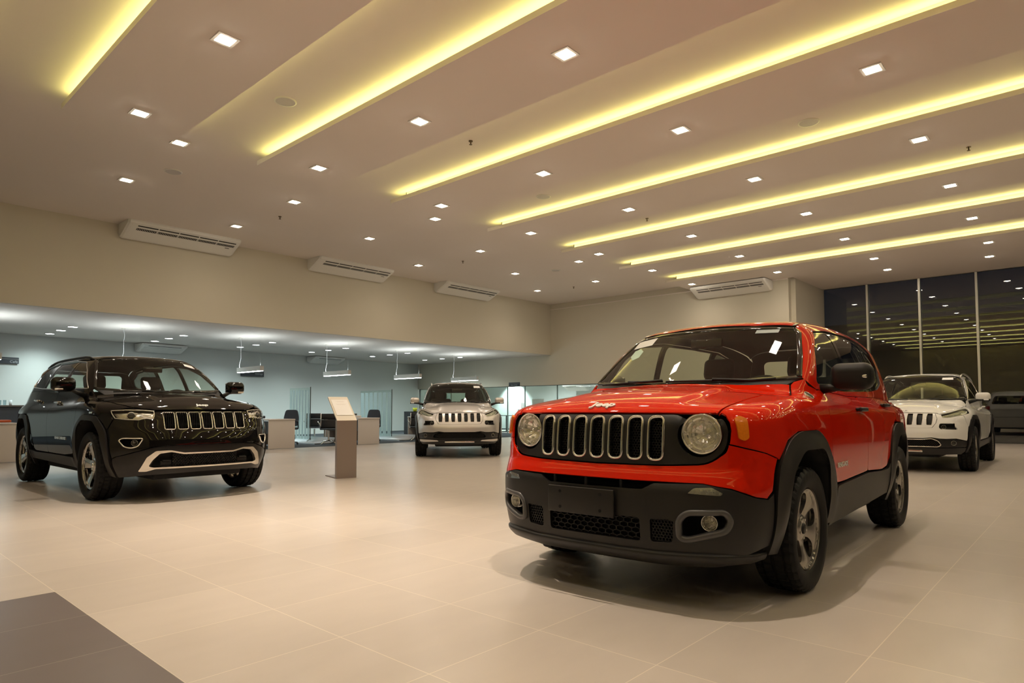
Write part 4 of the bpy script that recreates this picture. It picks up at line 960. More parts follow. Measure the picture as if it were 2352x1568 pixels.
M_LED = emis('cove led', COVE, LED_E)
M_BULB = emis('downlight bulb', (1, .90, .74), 120.0)
M_BULB2 = emis('cool bulb', (.85, .97, 1), 14.0)
M_FRW = mat('lamp trim white', (.80, .76, .68), .4)

struct(MB().box(XL, YR, -.2, XG+.1, 26, 0), 'floor', floor_mat())
struct(MB().box(2.2, 15.60, 0.0, XB, 25, .006).box(XL, 15.60, 0, 2.2, 25, .006), 'floor', M_CARPET)
struct(MB().box(XL, YR, Z1, XG+.1, YW+.1, Z1+.15), 'ceiling', M_CEIL)
struct(MB().box(XL, YW+.12, ZB, XB, 26, ZB+.1), 'ceiling', M_CEIL)
struct(MB().box(XL, YW, ZB, XB, YW+.12, Z1+.1), 'wall_left', M_WALL)                     # bulkhead over the office recess
struct(MB().box(XB, 6.86, 1.945, XB+.2, 24.6, Z1+.1).box(XB, 6.86, 0, XB+.2, 12.2, 1.945), 'wall_back', M_WALL)
struct(MB().box(XB+.2, 6.72, 0, XG+.1, 6.86, Z1+.1), 'wall_side', M_WALL)
wl2 = MB(); wl2.add([(XL,21.4,0),(XB+.1,24.3,0),(XB+.1,24.3,ZB),(XL,21.4,ZB),(XL,21.6,0),(XB+.1,24.5,0),(XB+.1,24.5,ZB),(XL,21.6,ZB)], [(0,1,2,3),(7,6,5,4),(0,4,5,1),(3,2,6,7),(1,5,6,2),(0,3,7,4)])
struct(wl2, 'wall_far', M_WALL2)
struct(MB().box(XL-.15, YR, 0, XL, 22, Z1+.1), 'wall_front', M_WALL)
struct(MB().box(XL, YR-.15, 0, XG+.1, YR, Z1+.1), 'wall_right', mat('dark facade', (.06,.055,.05), .5))  # one even dark colour for the dark glass facade wall
struct(MB().box(XB-.03, 6.86, Z0-.03, XB, YW, Z0), 'trim_9', M_CEIL)
struct(MB().box(XG-.02, -8.6, 0, XG+.12, 6.7, .05), 'baseboard_back', M_DARKFR)
# lowered ceiling panels with light ledges
LIPS = [2.21+2.668*k for k in range(-3, 7)]; led_parts = []
for k, x in enumerate(LIPS):
    last = k == len(LIPS)-1; x1 = XG-.0 if last else x+1.40
    m = MB(); y1 = 6.86 if last else YE
    m.box(x, YR, Z0, x1, YE if not last else 6.72, Z0+.06)
    if last: m.box(x, 6.72, Z0, XB-.001, YE, Z0+.06)
    m.box(x, YR, Z0+.06, x+.012, YE, Z0+.072)                      # lip that hides the strip
    m.box(x+.15, YR, Z0+.06, x+.18, YE-.28, Z1)                   # upright behind the ledge
    m.box(x+.15, YE-.30, Z0+.06, (x1 if not last else XB)-.15, YE-.28, Z1)
    if not last: m.box(x1-.17, YR, Z0+.06, x1-.15, YE-.28, Z1)
    pl = struct(m, 'trim_%d' % max(k-2, 1) if k > 2 else 'trim_%d' % (k+20), M_CEIL)
    s_ = MB().box(x+.07, YR+.1, Z0+.062, x+.11, YE-.12, Z0+.082); s_.build('led_strip', M_LED, pl)
    if not last:
        e = (.95, .75, .30, .14, .08, .06)[min(max(k-3, 0), 5)]
        s_ = MB().box(x1-.085, YR+.1, Z0+.062, x1-.055, YE-.35, Z0+.078); s_.build('led_strip', emis('cove led dim %d' % k, COVE, LED_E*e*.7), pl)

# ---------------------------------------------------------------- lamps
def downlight(loc, label, first=[None]):
    if first[0] is None:
        t = empty('ceiling_downlight')
        fr = MB(); a, b = .115, .085
        for (x0, y0, x1, y1) in ((-a,-a,a,-b),(-a,b,a,a),(-a,-b,-b,b),(b,-b,a,b)): fr.box(x0, y0, -.012, x1, y1, .0)
        fr.build('frame', M_FRW, t)
        MB().box(-b, -b, -.003, b, b, .001).build('reflector_plate', emis('lamp glow plate', (1, .85, .66), 16.0), t)
        MB().lathe([(.0001,-.030),(.030,-.026),(.042,-.012),(.045,-.002)], (0,0,0), (0,0,1), 20).build('bulb', M_BULB, t)
        first[0] = t
    else: t = copy_tree(first[0])
    t.location = loc; tag(t, label, 'ceiling lamp', 'square ceiling downlights'); return t
def spot(parent, energy, col, ang=130, blend=.7, z=-.06, r=.03):
    l = SPOTS.get((energy, ang))
    if l is None:
        l = bpy.data.lights.new('lamp_light', 'SPOT'); l.energy = energy; l.color = col; l.spot_size = math.radians(ang); l.spot_blend = blend; l.shadow_soft_size = r; SPOTS[(energy, ang)] = l
    o = bpy.data.objects.new('lamp_light', l); COL.objects.link(o); o.parent = parent; o.location = (0, 0, z); return o
SPOTS = {}
LIGHTS = []
for k in range(-1, 7):
    x = 2.21+2.668*k+.70+.035
    for j, y in enumerate((9.33, 6.78, 4.27, 1.83, -.7, -3.2, -5.8)):
        if k == 6 and y > 9: y = 9.45
        if x < 0 and j in (0, 2, 4, 6) and k < -1: pass
        LIGHTS.append((x, y, Z0, 'square downlight, %s ceiling panel %s, %s from the office end' % (ORD[k] if k >= 0 else 'overhead', 'from the left' if k >= 0 else 'behind the camera', ORD[j])))
for i, (x, ys) in enumerate(((3.86, (10.43, 12.85)), (6.54, (11.76, 14.3)), (9.2, (10.57, 12.97)), (11.9, (11.88, 14.39)), (14.63, (10.70, 13.1)), (17.3, (11.99, 14.45)))):
    for j, y in enumerate(ys): LIGHTS.append((x, y, Z1, 'square downlight in the flat border, %s column from left, %s the office wall' % (ORD[i], 'nearest' if j else 'farther from')))
for y, w_ in ((4.34, 'nearer the pier'), (1.99, 'farther from the pier')): LIGHTS.append((20.74, y, Z0, 'square downlight beside the tall windows, '+w_))
lamps_made = []
for (x, y, z, lb) in LIGHTS:
    t = downlight((x, y, z), lb)
    lamps_made.append(t)
for t in lamps_made:
    far_side = t.location.y < -.2
    spot(t, DOWN_W*(.5 if far_side else 1), WARM, 150, 1.0)
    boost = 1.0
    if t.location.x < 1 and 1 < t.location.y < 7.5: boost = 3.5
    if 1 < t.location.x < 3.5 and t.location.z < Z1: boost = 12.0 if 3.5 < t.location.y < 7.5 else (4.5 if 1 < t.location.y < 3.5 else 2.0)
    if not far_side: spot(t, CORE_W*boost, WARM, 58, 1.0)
def roundlight(loc, label, first=[None]):
    if first[0] is None:
        t = empty('round_downlight'); MB().lathe([(.125,.0),(.128,-.008),(.118,-.014),(.105,-.008)], (0,0,0), (0,0,1), 32).build('frame', M_FRW, t)
        MB().lathe([(.0001,-.010),(.106,-.008)], (0,0,0), (0,0,1), 32).build('diffuser', M_BULB2, t); first[0] = t
    else: t = copy_tree(first[0])
    t.location = loc; tag(t, label, 'ceiling lamp', 'round ceiling lamps over the offices'); return t
rl = []
for i, x in enumerate((4.70, 7.42, 10.12, 12.83, 15.56, 18.30)):
    for j, y in enumerate((19.45, 20.55, 21.68)):
        rl.append(roundlight((x, y, ZB), 'round white office ceiling lamp, %s row from the left, %s of its three' % (ORD[i], ('front one', 'middle one', 'rear one')[j])))
for x, q in ((-4, 'farthest'), (-1.2, 'second'), (1.9, 'nearest')): rl.append(roundlight((x, 20.0, ZB), 'round white office ceiling lamp %s to the left picture edge' % q))
for t in rl: spot(t, COOL_W, COOLC, 150, .9, -.05, .08)
SPK = [(4.28, 7.97, 'between the first and second lowered panels'), (4.27, 11.8, 'near the office wall, left end'), (9.7, 2.98, 'far right, between the third and fourth lowered panels'), (9.65, 7.9, 'between the third and fourth lowered panels, middle'), (15.1, 11.9, 'far back near the corner')]
for x, y, lb in SPK:
    t = empty('ceiling_speaker', (x, y, Z1), 0, 'flat round ceiling speaker '+lb, 'speaker', 'ceiling speakers')
    MB().lathe([(.145,0),(.143,-.010),(.125,-.012)], (0,0,0), (0,0,1), 32).build('rim', M_FRW, t)
    MB().lathe([(.0001,-.008),(.126,-.010)], (0,0,0), (0,0,1), 32).build('grille', mat('speaker mesh', (.66,.62,.58), .7), t)
for x, y, lb in ((6.86, 7.06, 'near the third light ledge'), (6.84, 12.9, 'in the ceiling border near the first wall unit'), (12.3, 7.16, 'near the fifth light ledge'), (12.35, 1.40, 'at the far right'), (12.4, 13.07, 'in the ceiling border by the third wall unit'), (17.6, 13.1, 'nearest the back corner')):
    t = empty('sprinkler', (x, y, Z1), 0, 'small brass ceiling sprinkler '+lb, 'sprinkler', 'ceiling sprinklers'); mb_ = mat('dark brass', (.16,.11,.07), .4, .9)
    MB().cyl((0,0,0), (0,0,-.012), .032).cyl((0,0,-.012), (0,0,-.05), .010).build('pipe', mb_, t); MB().cyl((0,0,-.055), (0,0,-.060), .024).cyl((0,0,-.05), (0,0,-.056), .006).build('deflector', mb_, t)

# ---------------------------------------------------------------- air conditioners
def ac_unit(length, loc, rz, label, n=5):
    t = empty('air_conditioner', loc, rz, label, 'air conditioner', 'ceiling air conditioners'); hl = length/2; d = .68
    prof = [(0,0),(-.02,-.0),(-d,-.0),(-d,-.035),(-d+.02,-.07),(-.13,-.31),(-.05,-.315),(0,-.25)]
    m = MB(); pr = [(y*(1 if n else .85), z*(1 if n else .8)) for y, z in prof]
    secs = [(-hl,.90),(-hl+.04,.98),(-hl+.10,1.),(hl-.10,1.),(hl-.04,.98),(hl,.90)]; vs = []
    for x, s in secs: vs += [(x, y*s if i > 1 else y, z*s) for i, (y, z) in enumerate(pr)]
    k = len(pr); fs = [(i*k+j, i*k+(j+1) % k, (i+1)*k+(j+1) % k, (i+1)*k+j) for i in range(len(secs)-1) for j in range(k)]
    fs += [tuple(range(k)), tuple(reversed(range((len(secs)-1)*k, len(secs)*k)))]
    fs = [tuple(reversed(f)) for f in fs]; m.add(vs, fs, 0, False); m.build('casing', M_ACW, t)
    P0, P1 = (Vector((0,-d+.02,-.07)), Vector((0,-.13,-.31))) if n else (Vector((0,(-d+.02)*.85,-.056)), Vector((0,-.11,-.248))); dr = (P1-P0); nn = Vector((0, -dr.z, dr.y)).normalized(); nn = -nn if nn.z > 0 else nn
    if n:
        w_ = (length-.30)/n; g = MB(); lv = MB()
        for i in range(n):
            xa = -hl+.20+i*w_+.012; xb = xa+w_-.024
            for (s0, s1, tgt) in ((.12, .18, g), (.29, .42, lv)):
                a, b = P0+dr*s0+nn*.002, P0+dr*s1+nn*.002; tgt.add([(xa, a.y, a.z), (xb, a.y, a.z), (xb, b.y, b.z), (xa, b.y, b.z), (xa, a.y-nn.y*.01, a.z-nn.z*.01), (xb, a.y-nn.y*.01, a.z-nn.z*.01), (xb, b.y-nn.y*.01, b.z-nn.z*.01), (xa, b.y-nn.y*.01, b.z-nn.z*.01)], [(0,1,2,3),(0,4,5,1),(1,5,6,2),(2,6,7,3),(3,7,4,0)])
            for q in range(12):
                xm = xa+(q+.5)*(xb-xa)/12; a, b = P0+dr*.30+nn*.006, P0+dr*.41+nn*.006; lv.add([(xm-.004,a.y,a.z),(xm+.004,a.y,a.z),(xm+.004,b.y,b.z),(xm-.004,b.y,b.z)], [(0,1,2,3)], 1)
        g.build('outlet_slot', M_SLOT, t); lv.build('louvre', [M_SLOT, M_ACW], t)
        a = P0+dr*.52+nn*.003; MB().box(hl-.30, a.y-.012, a.z-.004, hl-.20, a.y+.012, a.z+.004).build('nameplate', M_DARKFR, t)
    else:
        a, b = P0+dr*.08+nn*.002, P0+dr*.14+nn*.002; g = MB(); g.add([(-hl+.2, a.y, a.z), (hl-.2, a.y, a.z), (hl-.2, b.y, b.z), (-hl+.2, b.y, b.z)], [(0,1,2,3)]); g.build('outlet_slot', M_SLOT, t)
        a, b = P0+dr*.35+nn*.004, P0+dr*.36+nn*.004; g = MB(); g.add([(-hl+.1, a.y, a.z), (hl-.1, a.y, a.z), (hl-.1, b.y, b.z), (-hl+.1, b.y, b.z)], [(0,1,2,3)]); g.build('panel_joint', M_SLOT, t)
    return t
ac_unit(2.5, (5.95, YW, Z1), 0, 'long white air conditioner at the left end of the wall above the black car')
ac_unit(2.5, (10.6, YW, Z1), 0, 'long white air conditioner in the middle of the wall above the display stand')
ac_unit(2.5, (15.2, YW, Z1), 0, 'long white air conditioner on the wall above the silver car, nearest the corner')
ac_unit(2.45, (XB, 8.55, Z0-.02), -math.pi/2, 'long white air conditioner on the back wall beside the pier, above the red car')
ac_unit(1.45, (7.95, 22.96, ZB-.02), math.atan2(2.9, 26.6), 'white air conditioner on the office wall behind the black car', 0)
ac_unit(1.5, (14.5, 23.66, ZB-.02), math.atan2(2.9, 26.6), 'white air conditioner on the office wall behind the display stand', 0)

# ---------------------------------------------------------------- pendant lamps of the office
def pendant(x, label, y0=17.55, y1=19.0, z0=2.09, h=.15):
    t = empty('pendant_lamp', (x, y0, z0), 0, label, 'pendant lamp', 'pendant lamps over the desks'); L = y1-y0
    MB().box(-.055, 0, .012, .055, L, h).build('housing', mat('pendant housing', (.66,.64,.60), .45), t)
    MB().box(-.045, .02, 0, .045, L-.02, .012).build('diffuser', emis('tube light', (.93,1,1), 16.0), t)
    c = MB()
    yy = L-.10; c.tube([(-.01, yy, h), (-.03, yy, h+.06), (.02, yy, h+.28), (.012, yy, h+.55), (.03, yy, h+.7), (.0, yy, ZB-z0)], .005, 5)
    c.cyl((0, .10, h), (0, .10, ZB-z0), .0012, n=5)
    c.build('cord', mat('cord', (.75,.75,.75), .5), t)
    MB().cyl((0, L-.1, ZB-z0-.02), (0, L-.1, ZB-z0), .05, n=20).build('ceiling_rose', M_FRW, t)
    l = bpy.data.lights.new('uplight', 'AREA'); l.shape = 'RECTANGLE'; l.size = .09; l.size_y = L-.1; l.energy = PEND_W; l.color = (.85, .97, 1)
    o = bpy.data.objects.new('lamp_light', l); COL.objects.link(o); o.parent = t; o.location = (0, L/2, h+.01); o.rotation_euler = (math.pi, 0, 0)
for x, lb in ((8.83, 'slim hanging tube lamp right of the black car, in front of the small dark sign'), (11.73, 'slim hanging tube lamp above the display stand'), (14.63, 'slim hanging tube lamp left above the silver car'), (17.43, 'slim hanging tube lamp right above the silver car, nearest the glass room'), (5.7, 'slim hanging tube lamp whose white cord rises behind the black car roof')):
    pendant(x, lb)
pendant(2.9, 'slim hanging tube lamp at the far left of the office')
# ---------------------------------------------------------------- windows on the right
def quad_pane(x, y0, y1, z0, z1, name, m, th=.012):
    return struct(MB().box(x, y0, z0, x+th, y1, z1), name, m)
wy = [6.72, 5.385, 3.955, 2.527, 1.10, -.33, -1.76, -3.2, -4.6, -6.0, -7.4, -8.6]
for i in range(len(wy)-1): quad_pane(XG, wy[i+1]+.03, wy[i]-.03, .03, Z0, 'window_%d' % (i+1), M_GPANE)
for i, y in enumerate(wy[1:-1]): struct(MB().box(XG-.10, y-.03, 0, XG+.05, y+.03, Z0), 'trim_%d' % (40+i), M_ALU)
struct(MB().box(XG-.06, YR, Z0, XG+.05, 6.72, Z0+.1), 'trim_60', M_CEIL)
struct(MB().box(XG+.15, -20, -.22, 45, 22, -.02), 'floor', mat('asphalt', (.035,.035,.037), .9))
out = MB().box(42, -20, 0, 42.3, 22, 6.0); tag(out.build('street_wall', mat('street wall', (.05,.05,.055), .9)), 'dark wall across the street outside the windows', 'wall')
# glass room behind the back wall
struct(MB().box(24.3, 12.0, 0, 24.45, 24.6, 3).box(XB+.2, 12.0, 2.9, 24.4, 24.6, 3.0).box(XB+.2, 11.9, 0, 24.4, 12.0, 3).box(XB+.2, 24.3, 0, 24.4, 24.45, 3), 'wall_inner', M_WALL2)
sy = [24.2, 21.9, 19.85, 18.49, 17.52, 15.83, 14.1, 12.2]
for i in range(len(sy)-1):
    if i == 3: continue
    quad_pane(XB+.08, sy[i+1]+.01, sy[i]-.01, .02, 1.93, 'window_%d' % (20+i), M_PANE2)
struct(MB().box(XB+.05, 12.2, 1.925, XB+.12, 24.2, 1.95), 'trim_70', M_DARKFR)
for i, y in enumerate(sy[3:6]): struct(MB().box(XB+.06, y-.012, 0, XB+.11, y+.012, 1.94), 'trim_%d' % (71+i), mat('glass edge', (.18,.24,.22), .3))
gd = empty('door_1', (XB+.08, 18.0, 0)); gd['kind'] = 'structure'
MB().box(0, -.46, .02, .012, .47, 1.90).build('pane', M_PANE2, gd)
hd = MB()
for xx in (-.05, .06): hd.cyl((xx, -.36, .55), (xx, -.36, 1.25), .014); 
for zz in (.65, 1.15): hd.cyl((-.05, -.36, zz), (.06, -.36, zz), .008)
hd.build('door_handle', M_CHROME, gd)
tag(MB().box(XB+.072, 17.72, .925, XB+.078, 17.90, .975).build('door_label', M_DARKFR), 'small black label on the glass door left of its handle', 'sign')
l = bpy.data.lights.new('room_lamp', 'SPOT'); l.energy = 500; l.color = COOLC; l.spot_size = math.radians(95); l.spot_blend = .5; l.shadow_soft_size = .05
t = empty('round_downlight', (23.7, 21.8, 2.9), 0, 'round lamp throwing a bright cone on the wall inside the glass room', 'ceiling lamp'); MB().lathe([(.0001,-.01),(.10,-.008),(.12,0)], (0,0,0), (0,0,1), 24).build('diffuser', M_BULB2, t)
o = bpy.data.objects.new('lamp_light', l); COL.objects.link(o); o.parent = t; o.location = (0, 0, -.03)
for q, (x, y) in enumerate(((22.2, 18.5), (22.2, 15.0))):
    t = empty('round_downlight', (x, y, 2.9), 0, 'round ceiling lamp inside the glass room, '+('nearer the door' if q == 0 else 'behind the red car'), 'ceiling lamp'); MB().lathe([(.0001,-.01),(.10,-.008),(.12,0)], (0,0,0), (0,0,1), 24).build('diffuser', M_BULB2, t); spot(t, 330, (.92,.98,1), 150, .9, -.05, .1)
ac_unit(1.15, (23.9, 17.5, 2.06), -math.pi/2, 'white air conditioner seen through the glass room, left of the red car windscreen', 0)
tt = empty('high_table', (20.95, 19.3, 0), 0, 'small dark pedestal table inside the glass room right of the silver car', 'table')
MB().box(-.30, -.38, .70, .30, .38, .725).build('table_top', M_DARKFR, tt); MB().cyl((0,0,.03), (0,0,.70), .03).build('leg', M_DARKFR, tt); MB().box(-.28, -.33, 0.006, .28, .33, .03).build('base', M_DARKFR, tt)
bb = empty('white_board', (21.6, 18.03, 0), 0, 'blank white board standing behind the glass, left of the red car bonnet', 'board')
MB().box(-.01, -.33, .98, .01, .33, 1.43).build('panel', mat('board white', (.80,.74,.70), .5), bb); MB().cyl((0,0,0), (0,0,.98), .015).box(-.15, -.2, 0, .15, .2, .02).build('stand', M_DARKFR, bb)
tag(MB().box(16.3, 15.75, .006, 16.85, 16.1, .72).build('cabinet', M_WHITEL), 'pale low cabinet standing right behind the silver car', 'cabinet')

# ---------------------------------------------------------------- signs on the walls
def sign(loc, rz, w_, h, label, lines):
    t = empty('wall_sign', loc, rz, label, 'sign', None); MB().box(-w_/2, -.02, -h/2, w_/2, 0, h/2).build('board', mat('sign slate', (.045,.05,.06), .5), t)
    MB().box(-w_/2, -.022, h/2-.05, w_/2, -.019, h/2-.045).build('stripe', M_ALU, t)
    for s, sz, dx, dz, al in lines: text('lettering', s, sz, mat('lettering', (.40,.42,.44), .5), t, .002, frame((dx, -.022, dz), (1,0,0), (0,0,1)), align=al)
sign((3.55, 22.46, 2.385), math.atan2(2.9, 26.6), 1.25, .175, 'dark grey wall sign with the word Café at the left edge above the counter', [('Café', .10, .60, -.035, 'RIGHT')])
sign((11.35, 23.30, 2.33), math.atan2(2.9, 26.6), .95, .21, 'dark grey wall sign under the hanging lamp right of the black car', [('Entrega', .10, .42, 0, 'RIGHT')])
sign((XB-.001, 18.03, 2.025), -math.pi/2, .60, .155, 'dark grey sign above the glass door between the silver and red cars', [('Novos  Serviços', .055, 0, -.03, 'CENTER')])

# ---------------------------------------------------------------- desks, partitions, chairs
def desk(x, label, n, y=15.46, w_=.72):
    t = empty('office_desk', (x, y, .006), 0, label, 'desk', 'white sales desks')
    def slab(y0):   # bent sheet: top folds down into the end panel
        return MB().rbox((w_/2, y0+.02, .365), (w_, .04, .73), .012)
    slab(0).build('end_panel', M_WHITEL, t); m = MB(); m.rbox((w_/2, .85, .735), (w_, 1.74, .035), .012); m.build('desk_top', M_WHITEL, t)
    slab(1.66).build('end_panel', M_WHITEL, t)
    MB().box(.04, .06, .38, .07, 1.62, .70).build('modesty_panel', M_GREY, t)
    p = MB().box(w_*.35, .95, .07, w_*.95, 1.4, .62).build('pedestal', M_WOOD, t)
    m = MB().box(w_*.36, .944, .25, w_*.94, .949, .255).box(w_*.36, .944, .43, w_*.94, .949, .435); m.build('drawer_gap', M_SLOT, p)
    return t
DX = (7.98, 10.66, 13.4, 2.17)
desk(7.98, 'white sales desk right beside the black car', 0); desk(10.64, 'white sales desk right of the display stand', 1); desk(13.75, 'white sales desk hidden behind the silver car', 2); desk(2.17, 'white sales desk at the left edge behind the black car', 3); desk(5.1, 'white sales desk behind the black car', 4)
M_CHB = mat('chair mesh black', (.022,.022,.025), .6, noise=.2, nscale=300); M_CHG = mat('chair shell slate', (.045,.052,.068), .5)
def visitor_chair(x, y, rz, label):
    t = empty('visitor_chair', (x, y, .006), rz, label, 'chair', 'black visitor chairs')
    def sheet(P, w_): 
        m = MB(); n = len(P); vs = [(-w_/2, a, b) for a, b in P]+[(w_/2, a, b) for a, b in P]; vs += [(p[0], p[1]+.012, p[2]+.012) for p in vs]
        fs = [(i, i+1, n+i+1, n+i) for i in range(n-1)]+[(2*n+i, 3*n+i, 3*n+i+1, 2*n+i+1) for i in range(n-1)]+[(0, n, 3*n, 2*n), (n-1, 3*n-1, 4*n-1, 2*n-1)]
        for i in range(n-1): fs += [(i, 2*n+i, 2*n+i+1, i+1), (n+i, n+i+1, 3*n+i+1, 3*n+i)]
        return m.add(vs, fs, 0, True)
    sheet([(.22,.45),(.10,.43),(-.10,.42),(-.20,.44)], .44).build('seat', M_CHB, t)
    sheet([(-.21,.46),(-.235,.52),(-.245,.60),(-.235,.66),(-.25,.70)], .44).build('backrest', M_CHB, t)
    sheet([(-.252,.715),(-.27,.78),(-.29,.865)], .42).build('head_panel', M_CHB, t)
    for s in (1, -1):
        m = MB(); m.tube([(s*.225,.24,.455),(s*.225,.0,.425),(s*.225,-.19,.44),(s*.225,-.24,.56),(s*.215,-.235,.66),(s*.215,-.29,.88)], .012, 8)
        m.build('side_frame', M_CHROME, t)
        MB().tube([(s*.235,-.23,.56),(s*.29,-.22,.64),(s*.29,.05,.66),(s*.25,.12,.60),(s*.23,.10,.44)], .013, 8).build('armrest', M_CHROME, t)
    m = MB(); m.cyl((0,0,.40), (0,0,.12), .025); 
    for k in range(4):
        a = math.pi/4+math.pi/2*k; m.tube([(0,0,.13),(.18*math.cos(a),.18*math.sin(a),.09),(.30*math.cos(a),.30*math.sin(a),.02)], .018, 8, scale=[1.3,1,.8])
    m.build('base', M_CHROME, t)
def task_chair(x, y, rz, label):
    t = empty('office_chair', (x, y, .006), rz, label, 'chair', 'slate office chairs')
    MB().rbox((0,.02,.46), (.50,.48,.07), .03).build('seat', M_CHG, t)
    m = MB(); P = round_poly([(-.20,.52),(.20,.52),(.225,.75),(.17,.985),(-.17,.985),(-.225,.75)], .07, 4)
    m.prism(P, lambda u, v, h: (u, -.24-.10*(v-.5)-h, v), .04); m.build('backrest', M_CHG, t)
    for s in (1, -1): MB().tube([(s*.27,-.15,.45),(s*.29,-.10,.66),(s*.29,.14,.67)], .016, 8).build('armrest', M_CHB, t)
    m = MB(); m.cyl((0,0,.44), (0,0,.08), .03)
    for k in range(5): a = 2*math.pi*k/5; m.tube([(0,0,.10),(.30*math.cos(a),.30*math.sin(a),.07)], .018, 6); m.rbox((.30*math.cos(a),.30*math.sin(a),.035), (.05,.05,.06), .02)
    m.build('base', M_CHG, t)
task_chair(9.25, 16.9, math.radians(125), 'dark slate office chair behind the white desk beside the black car')
task_chair(11.95, 16.75, math.radians(120), 'dark slate office chair behind the white desk right of the display stand')
visitor_chair(10.12, 16.15, math.radians(-30), 'black mesh chair with chrome frame left of the display stand, nearest to it')
visitor_chair(10.72, 16.0+1.9, math.radians(-35), 'black mesh chair partly hidden behind the display stand')
visitor_chair(13.2, 16.0, math.radians(-35), 'black mesh chair left of the silver car')
visitor_chair(7.4, 17.8, math.radians(-30), 'black mesh chair behind the desk beside the black car')
def partition(x, y0, y1, z0, z1, label, items):
    t = empty('glass_partition', (x, y0, 0), 0, label, 'partition', 'striped glass partitions')
    L = y1-y0; MB().box(0, 0, z0, .01, L, z1).build('pane', M_PANE2, t)
    n = 7; fr = MB(); frost = glass_mat('frosted stripe', (.42,.56,.56), 1.3, .0)
    if 'frost2' not in MATS:
        m = mat('frost2', (.45,.58,.58), .5); b = m.node_tree.nodes['Principled BSDF']; b.inputs['Alpha'].default_value = .72
    for k in range(n):
        a = L*(k+.0)/n+.035; b_ = L*(k+1)/n-.035; fr.box(-.004, a, z0+.02, -.001, b_, z1-.07)
    fr.build('frosted_band', MATS['frost2'], t)
    MB().box(-.006, -.012, z0, .016, 0, z1+.02).build('edge_rail', M_DARKFR, t)
    m = MB(); w_ = .94; P = [(-.35, .012), (w_-.82, .012), (w_-.70, .03), (w_-.64, .10), (w_-.63, .16)]
    vs = []; 
    for a, b_ in P: vs += [(a, -.85, b_), (a, L+.1, b_), (a, L+.1, b_+.02), (a, -.85, b_+.02)]
    fs = [(i*4+j, i*4+(j+1) % 4, (i+1)*4+(j+1) % 4, (i+1)*4+j) for i in range(len(P)-1) for j in range(4)]+[(0,1,2,3), tuple(reversed(range(len(P)*4-4, len(P)*4)))]
    m.add(vs, fs, 0, True); m.build('curved_base', mat('white floor plate', (.55,.58,.60), .4), t)
    return t
partition(10.30, 17.45, 18.65, .10, 1.655, 'striped frosted glass partition left of the display stand', None)
partition(13.15, 17.25, 19.0, .11, 1.635, 'striped frosted glass partition left of the silver car', None)
partition(16.2, 17.7, 19.2, .11, 1.65, 'striped frosted glass partition seen through the silver car windows', None)
# things on and behind the desks
tag(MB().rbox((8.15, 16.6, .80), (.5, .3, .07), .02).build('desk_phone', M_GREY), 'dark flat object on the desk right of the black car', 'office equipment')
tag(MB().rbox((11.15, 16.35, .79), (.20, .30, .06), .01).build('paper_tray', M_ACW), 'pale paper tray on the desk right of the display stand', 'tray')
tag(MB().box(11.6, 18.4, .006, 12.6, 18.8, .86).build('sideboard', M_WOOD), 'brown low sideboard behind the desk right of the display stand', 'sideboard')
tag(MB().box(14.5, 17.9, .006, 15.4, 18.3, .92).build('sideboard', M_GREY), 'dark low sideboard left behind the silver car', 'sideboard')
def bucket(x, y, z, c, label, h=.13):
    t = empty('pot', (x, y, z), 0, label, 'pot'); MB().lathe([(.0001,0),(.06,0),(.085,h),(.078,h),(.055,.01)], (0,0,0), (0,0,1), 20).build('pot_body', mat('pot '+label[:8], c, .5), t)
bucket(14.75, 18.0, .92, (.65,.75,.04), 'bright yellow pot on the sideboard left of the silver car')
# display stand in front
t = empty('display_stand', (5.445, 8.20, 0), math.radians(-13.5), 'slim brown display stand with tilted white price sheet in the middle of the floor', 'display stand')
M_ST = mat('stand metal', (.30,.25,.22), .38, .4)
MB().box(-.15, -.0, 0, .15, .07, .845).build('column', M_ST, t)
MB().box(-.15, .07, 0, .15, .50, .012).build('base_plate', M_ST, t)
m = MB(); m.add([(-.15,-.005,.845),(.15,-.005,.845),(.15,.42,1.195),(-.15,.42,1.195),(-.15,.01,.830),(.15,.01,.830),(.15,.435,1.18),(-.15,.435,1.18)], [(0,1,2,3),(7,6,5,4),(0,4,5,1),(1,5,6,2),(2,6,7,3),(3,7,4,0)])
tr = m.build('tilted_tray', mat('tray pale', (.80,.74,.65), .35), t)
m = MB(); a = lambda u, v: (u, -.005+.425*v-.004*.6, .845+.35*v+.006)
m.add([a(-.125,.20), a(.125,.20), a(.125,.86), a(-.125,.86)], [(0,1,2,3)]); m.build('price_sheet', mat('bright paper', (.93,.91,.90), .5), t)
dr = Vector((0,.425,.35)).normalized()
ln = MB()
for v, wd in ((.78, .14), (.755, .10), (.66, .16), (.64, .12)):
    p, q = a(-wd/2, v), a(wd/2, v+.006); ln.add([(p[0], p[1]-.001, p[2]+.001), (q[0], p[1]-.001, p[2]+.001), (q[0], q[1]-.001, q[2]+.001), (p[0], q[1]-.001, q[2]+.001)], [(0,1,2,3)])
ln.build('printed_lines', mat('faint print', (.70,.64,.62), .5), tr)
